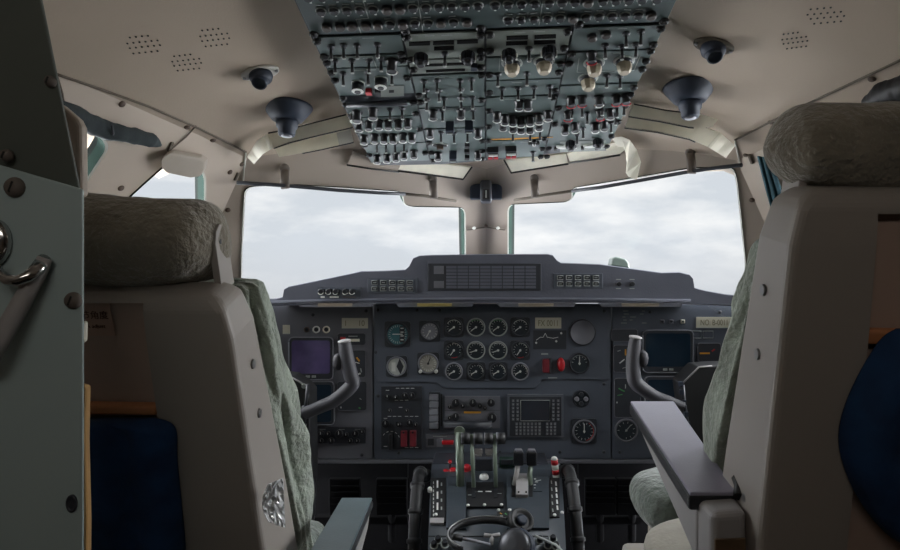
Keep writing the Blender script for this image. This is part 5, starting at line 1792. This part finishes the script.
# armrests (parts of their seats)
def armrest(t, near, far, wn, wf, th, m_top, m_body, name='armrest'):
    n, f_ = Vector(near), Vector(far)
    mb = MB()
    def quad(c, w, dz): return [c + Vector((-w / 2, 0, dz)), c + Vector((w / 2, 0, dz))]
    a, b = quad(n, wn, 0), quad(f_, wf, 0)
    mb.prism([a[0], a[1], b[1], b[0]], Vector((0, 0, -.004)), m_top)
    mb2 = MB()
    a, b = quad(n, wn + .003, -.003), quad(f_, wf + .003, -.003)
    mb2.prism([a[0], a[1], b[1], b[0]], Vector((0, 0, -th)), m_padedge)
    o = mb2.build(name, t, .004, 3)
    mb.build('pad_top', o, .0015)
    mb3 = MB()
    kb = .72 if wn > .0505 else .96
    a, b = quad(n, wn * kb, -th - .003), quad(f_ * .94 + n * .06, wf * kb, -th - .003)
    mb3.prism([a[0], a[1], b[1], b[0]], [Vector((0, .0, -.055)), Vector((0, .0, -.055)), Vector((0, -.02, -.02)), Vector((0, -.02, -.02))], m_body)
    mb3.build('armrest_body', o, .004, 3)
    return o
ar = armrest(tR, W(714, 492.5, .690), W(652, 401, .985), .051, .066, .017, m_pad, m_armgrey)
# hinge housing of the right armrest
mb = MB()
zb = W(712, 640, .66).z
tf, tn = [W(695, 497, .70), W(736, 495, .70)], [W(712, 514, .655), W(747, 511, .655)]
vs = [mb.bm.verts.new(p) for p in (tf[0], tf[1], tn[1], tn[0])] + [mb.bm.verts.new(Vector((p.x, p.y, zb))) for p in (tf[0], tf[1], tn[1], tn[0])]
mb.faces([mb.bm.faces.new([vs[i] for i in f_]) for f_ in ((0, 1, 2, 3), (7, 6, 5, 4), (0, 4, 5, 1), (1, 5, 6, 2), (2, 6, 7, 3), (3, 7, 4, 0))], m_armgrey)
mb.build('hinge_housing', ar, .008, 4)
mb = MB()
mb.prism([W(714, 538, .6545), W(745, 537, .6545), W(745, 600, .6545), W(714, 600, .6545)], Vector((0, -.003, 0)), m_wood)
mb.build('hinge_end_cap', ar, .001)
MB().tube([W(737, 478, .70), W(740, 486, .69), W(739, 497, .68)], .006, m_black, 8).build('pivot_clip', ar)
armrest(tL, W(322, 566, .76), W(357, 497.5, 1.00), .050, .047, .013, m_padteal, m_armgrey)
# cushions of the right seat seen under the armrest
mb = MB()
def blob(mb, c, r, m, p=2.6, seg=26, rg=18):
    rings = []
    for i in range(rg + 1):
        a = -math.pi / 2 + math.pi * i / rg
        ca, sa = max(1e-4, math.cos(a)), math.sin(a)
        z = (abs(sa) ** (2 / p)) * (1 if sa > 0 else -1)
        q = ca ** (2 / p)
        ring = []
        for k in range(seg):
            b = 2 * math.pi * k / seg
            cb, sb = math.cos(b), math.sin(b)
            ring.append(mb.bm.verts.new(Vector(c) + Vector(((abs(cb) ** (2 / p)) * (1 if cb > 0 else -1) * q * r[0], (abs(sb) ** (2 / p)) * (1 if sb > 0 else -1) * q * r[1], z * r[2]))))
        rings.append(ring)
    for i in range(rg):
        mb.faces([mb.bm.faces.new((rings[i][k], rings[i][(k + 1) % seg], rings[i + 1][(k + 1) % seg], rings[i + 1][k])) for k in range(seg)], m, True)
    mb.faces([mb.bm.faces.new(rings[0][::-1]), mb.bm.faces.new(rings[-1])], m, True)
    bmesh.ops.remove_doubles(mb.bm, verts=mb.bm.verts, dist=1e-5)
    bmesh.ops.recalc_face_normals(mb.bm, faces=mb.bm.faces)
a = W(630, 466, 1.07); b_ = W(630, 529, 1.07)
blob(mb, (a.x + .212, 1.08, (a.z + b_.z) / 2 - .005), (.205, .10, (a.z - b_.z) / 2 - .002), m_curl, 3.2)
lumpy(mb, .010, 22, seed=3); 
tag(mb.build('fleece_cushion', None, sub=1), 'curly grey-green fleece cushion on the front of the right seat', 'cushion')
mb = MB()
a = W(638, 514, .93)
blob(mb, (a.x + .19, .875, a.z - .038), (.192, .10, .038), m_white, 3.0)
tag(mb.build('seat_pad', None, sub=1), 'smooth off-white pad below the right armrest', 'cushion')
# crumpled clear wrap beside the left sheepskin
mb = MB()
random.seed(3)
nu, nv = 12, 9
G = []
for i in range(nu + 1):
    r_ = []
    for j in range(nv + 1):
        tt, s = i / nu, j / nv
        w0 = 262 + 6 * (1 - math.sin(tt * math.pi)) ; w1 = 283 + 2 * tt
        px = w0 + (w1 - w0) * s
        py = 478 + 50 * tt + 6 * (1 - s) * (1 - 2 * tt)
        r_.append(mb.bm.verts.new(W(px, py, .762 + .006 * noise.noise(Vector((i * .9, j * .9, 2))) + .02 * s)))
    G.append(r_)
for i in range(nu):
    mb.faces([mb.bm.faces.new((G[i][j], G[i][j + 1], G[i + 1][j + 1], G[i + 1][j])) for j in range(nv)], m_wrap, False)
o = mb.build('plastic_wrap')
s_ = o.modifiers.new('thickness', 'SOLIDIFY'); s_.thickness = .0008
tag(o, 'crumpled shiny clear wrap tucked beside the left sheepskin', 'wrap')
MB().tube([W(303, 489, .98), W(309, 488, .98), W(312, 490.5, .98), W(309, 493, .98), W(303, 493, .98)], .0018, m_metal, 6).build('seat_ring', tL)

# ------------------------------------------------------------------ bulkhead panel in the foreground
Yb = .50
bp = thing('bulkhead_panel', 'tall grey-green metal bulkhead panel with tube handle at left', 'panel', (-.45, Yb, 0))
MB().prism([W(-60, 152, Yb), W(0, 165, Yb), W(82.5, 189, Yb), W(82.5, 900, Yb), W(-60, 900, Yb)], Vector((0, .003, 0)), m_gate).build('lower_sheet', bp, .0015)
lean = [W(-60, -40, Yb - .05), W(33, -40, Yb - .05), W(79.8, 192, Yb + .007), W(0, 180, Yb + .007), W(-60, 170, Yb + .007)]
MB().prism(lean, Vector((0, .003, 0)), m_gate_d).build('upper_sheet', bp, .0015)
for px, py, m, r_ in ((15.5, 187.5, m_hang, .0072), (74, 300.5, m_hang, .0060), (52, 82, m_hang, .0040), (8, 156, m_hang, .0045)):
    y_ = Yb if py > 170 else Yb - .05 + .055 * (py + 40) / 227 
    MB().lathe([(r_ * 1.1, 0), (r_ * 1.1, .0015), (r_ * .9, .004), (r_ * .4, .0055)], m, frame_m(W(px, py, y_), (1, 0, 0), (0, -1, 0)), 18).box((0, 0, .0055), (r_ * 1.2, .0012, .001), m_black, frame_m(W(px, py, y_), (1, 0, 0), (0, -1, 0)) @ Matrix.Rotation(1.2, 4, 'Z')).build('screw', bp)
MB().lathe([(.0052, 0), (.0052, .002), (.0036, .002), (.0036, .001)], m_dark, frame_m(W(72.5, 503, Yb), (1, 0, 0), (0, -1, 0)), 18, sx=.8, sy=1.3).build('grommet', bp)
h = MB(); h.lathe([(.013, 0), (.014, .004), (.012, .008), (.004, .009)], m_chrome, frame_m(W(-4, 242, Yb), (1, 0, 0), (0, -1, 0)), 24, sy=1.35)
h.lathe([(.002, .009), (.002, .0105)], m_black, frame_m(W(3, 250, Yb), (1, 0, 0), (0, -1, 0)), 8)
h.build('handle_plate', bp)
hk = [W(-8, 262, Yb - .015), W(-1, 274, Yb - .02), W(8, 280, Yb - .022), W(18, 281, Yb - .022), W(28, 277, Yb - .02), W(37, 269, Yb - .015), W(44, 260, Yb - .004)]
MB().tube(hk, [.0040, .0042, .0042, .0042, .0044, .0050, .0052], m_chrome, 14).build('hook', bp)
rod = [W(45, 258, Yb - .008), W(37, 275, Yb - .010), W(20, 305, Yb - .014), W(0, 340, Yb - .02), W(-14, 365, Yb - .02)]
MB().tube(rod, [.0050, .0062, .0068, .0070, .0070], m_armgrey, 16).build('tube_handle', bp)
MB().prism([W(77, 384, .505), W(85.5, 386, .505), W(84.5, 440, .505), W(86.5, 520, .505), W(85.5, 640, .505), W(77, 640, .505)], Vector((0, .008, 0)), m_yellow).build('foam_edge', bp, .002)
MB().prism([W(77, 322, .505), W(84.5, 321, .505), W(84, 342, .505), W(77, 345, .505)], Vector((0, .006, 0)), m_cream).build('edge_latch', bp, .002)
# beige rounded frame edge just beyond the bulkhead
mb = MB()
mb.prism([W(50, 98, .60), W(62, 105, .60), (W(77, 118, .60)), W(81, 126, .60), W(82, 196, .60), W(50, 200, .60)], Vector((0, .012, 0)), m_side)
tag(mb.build('door_post', None, .004, 3), 'rounded beige post edge just beyond the bulkhead panel', 'post')
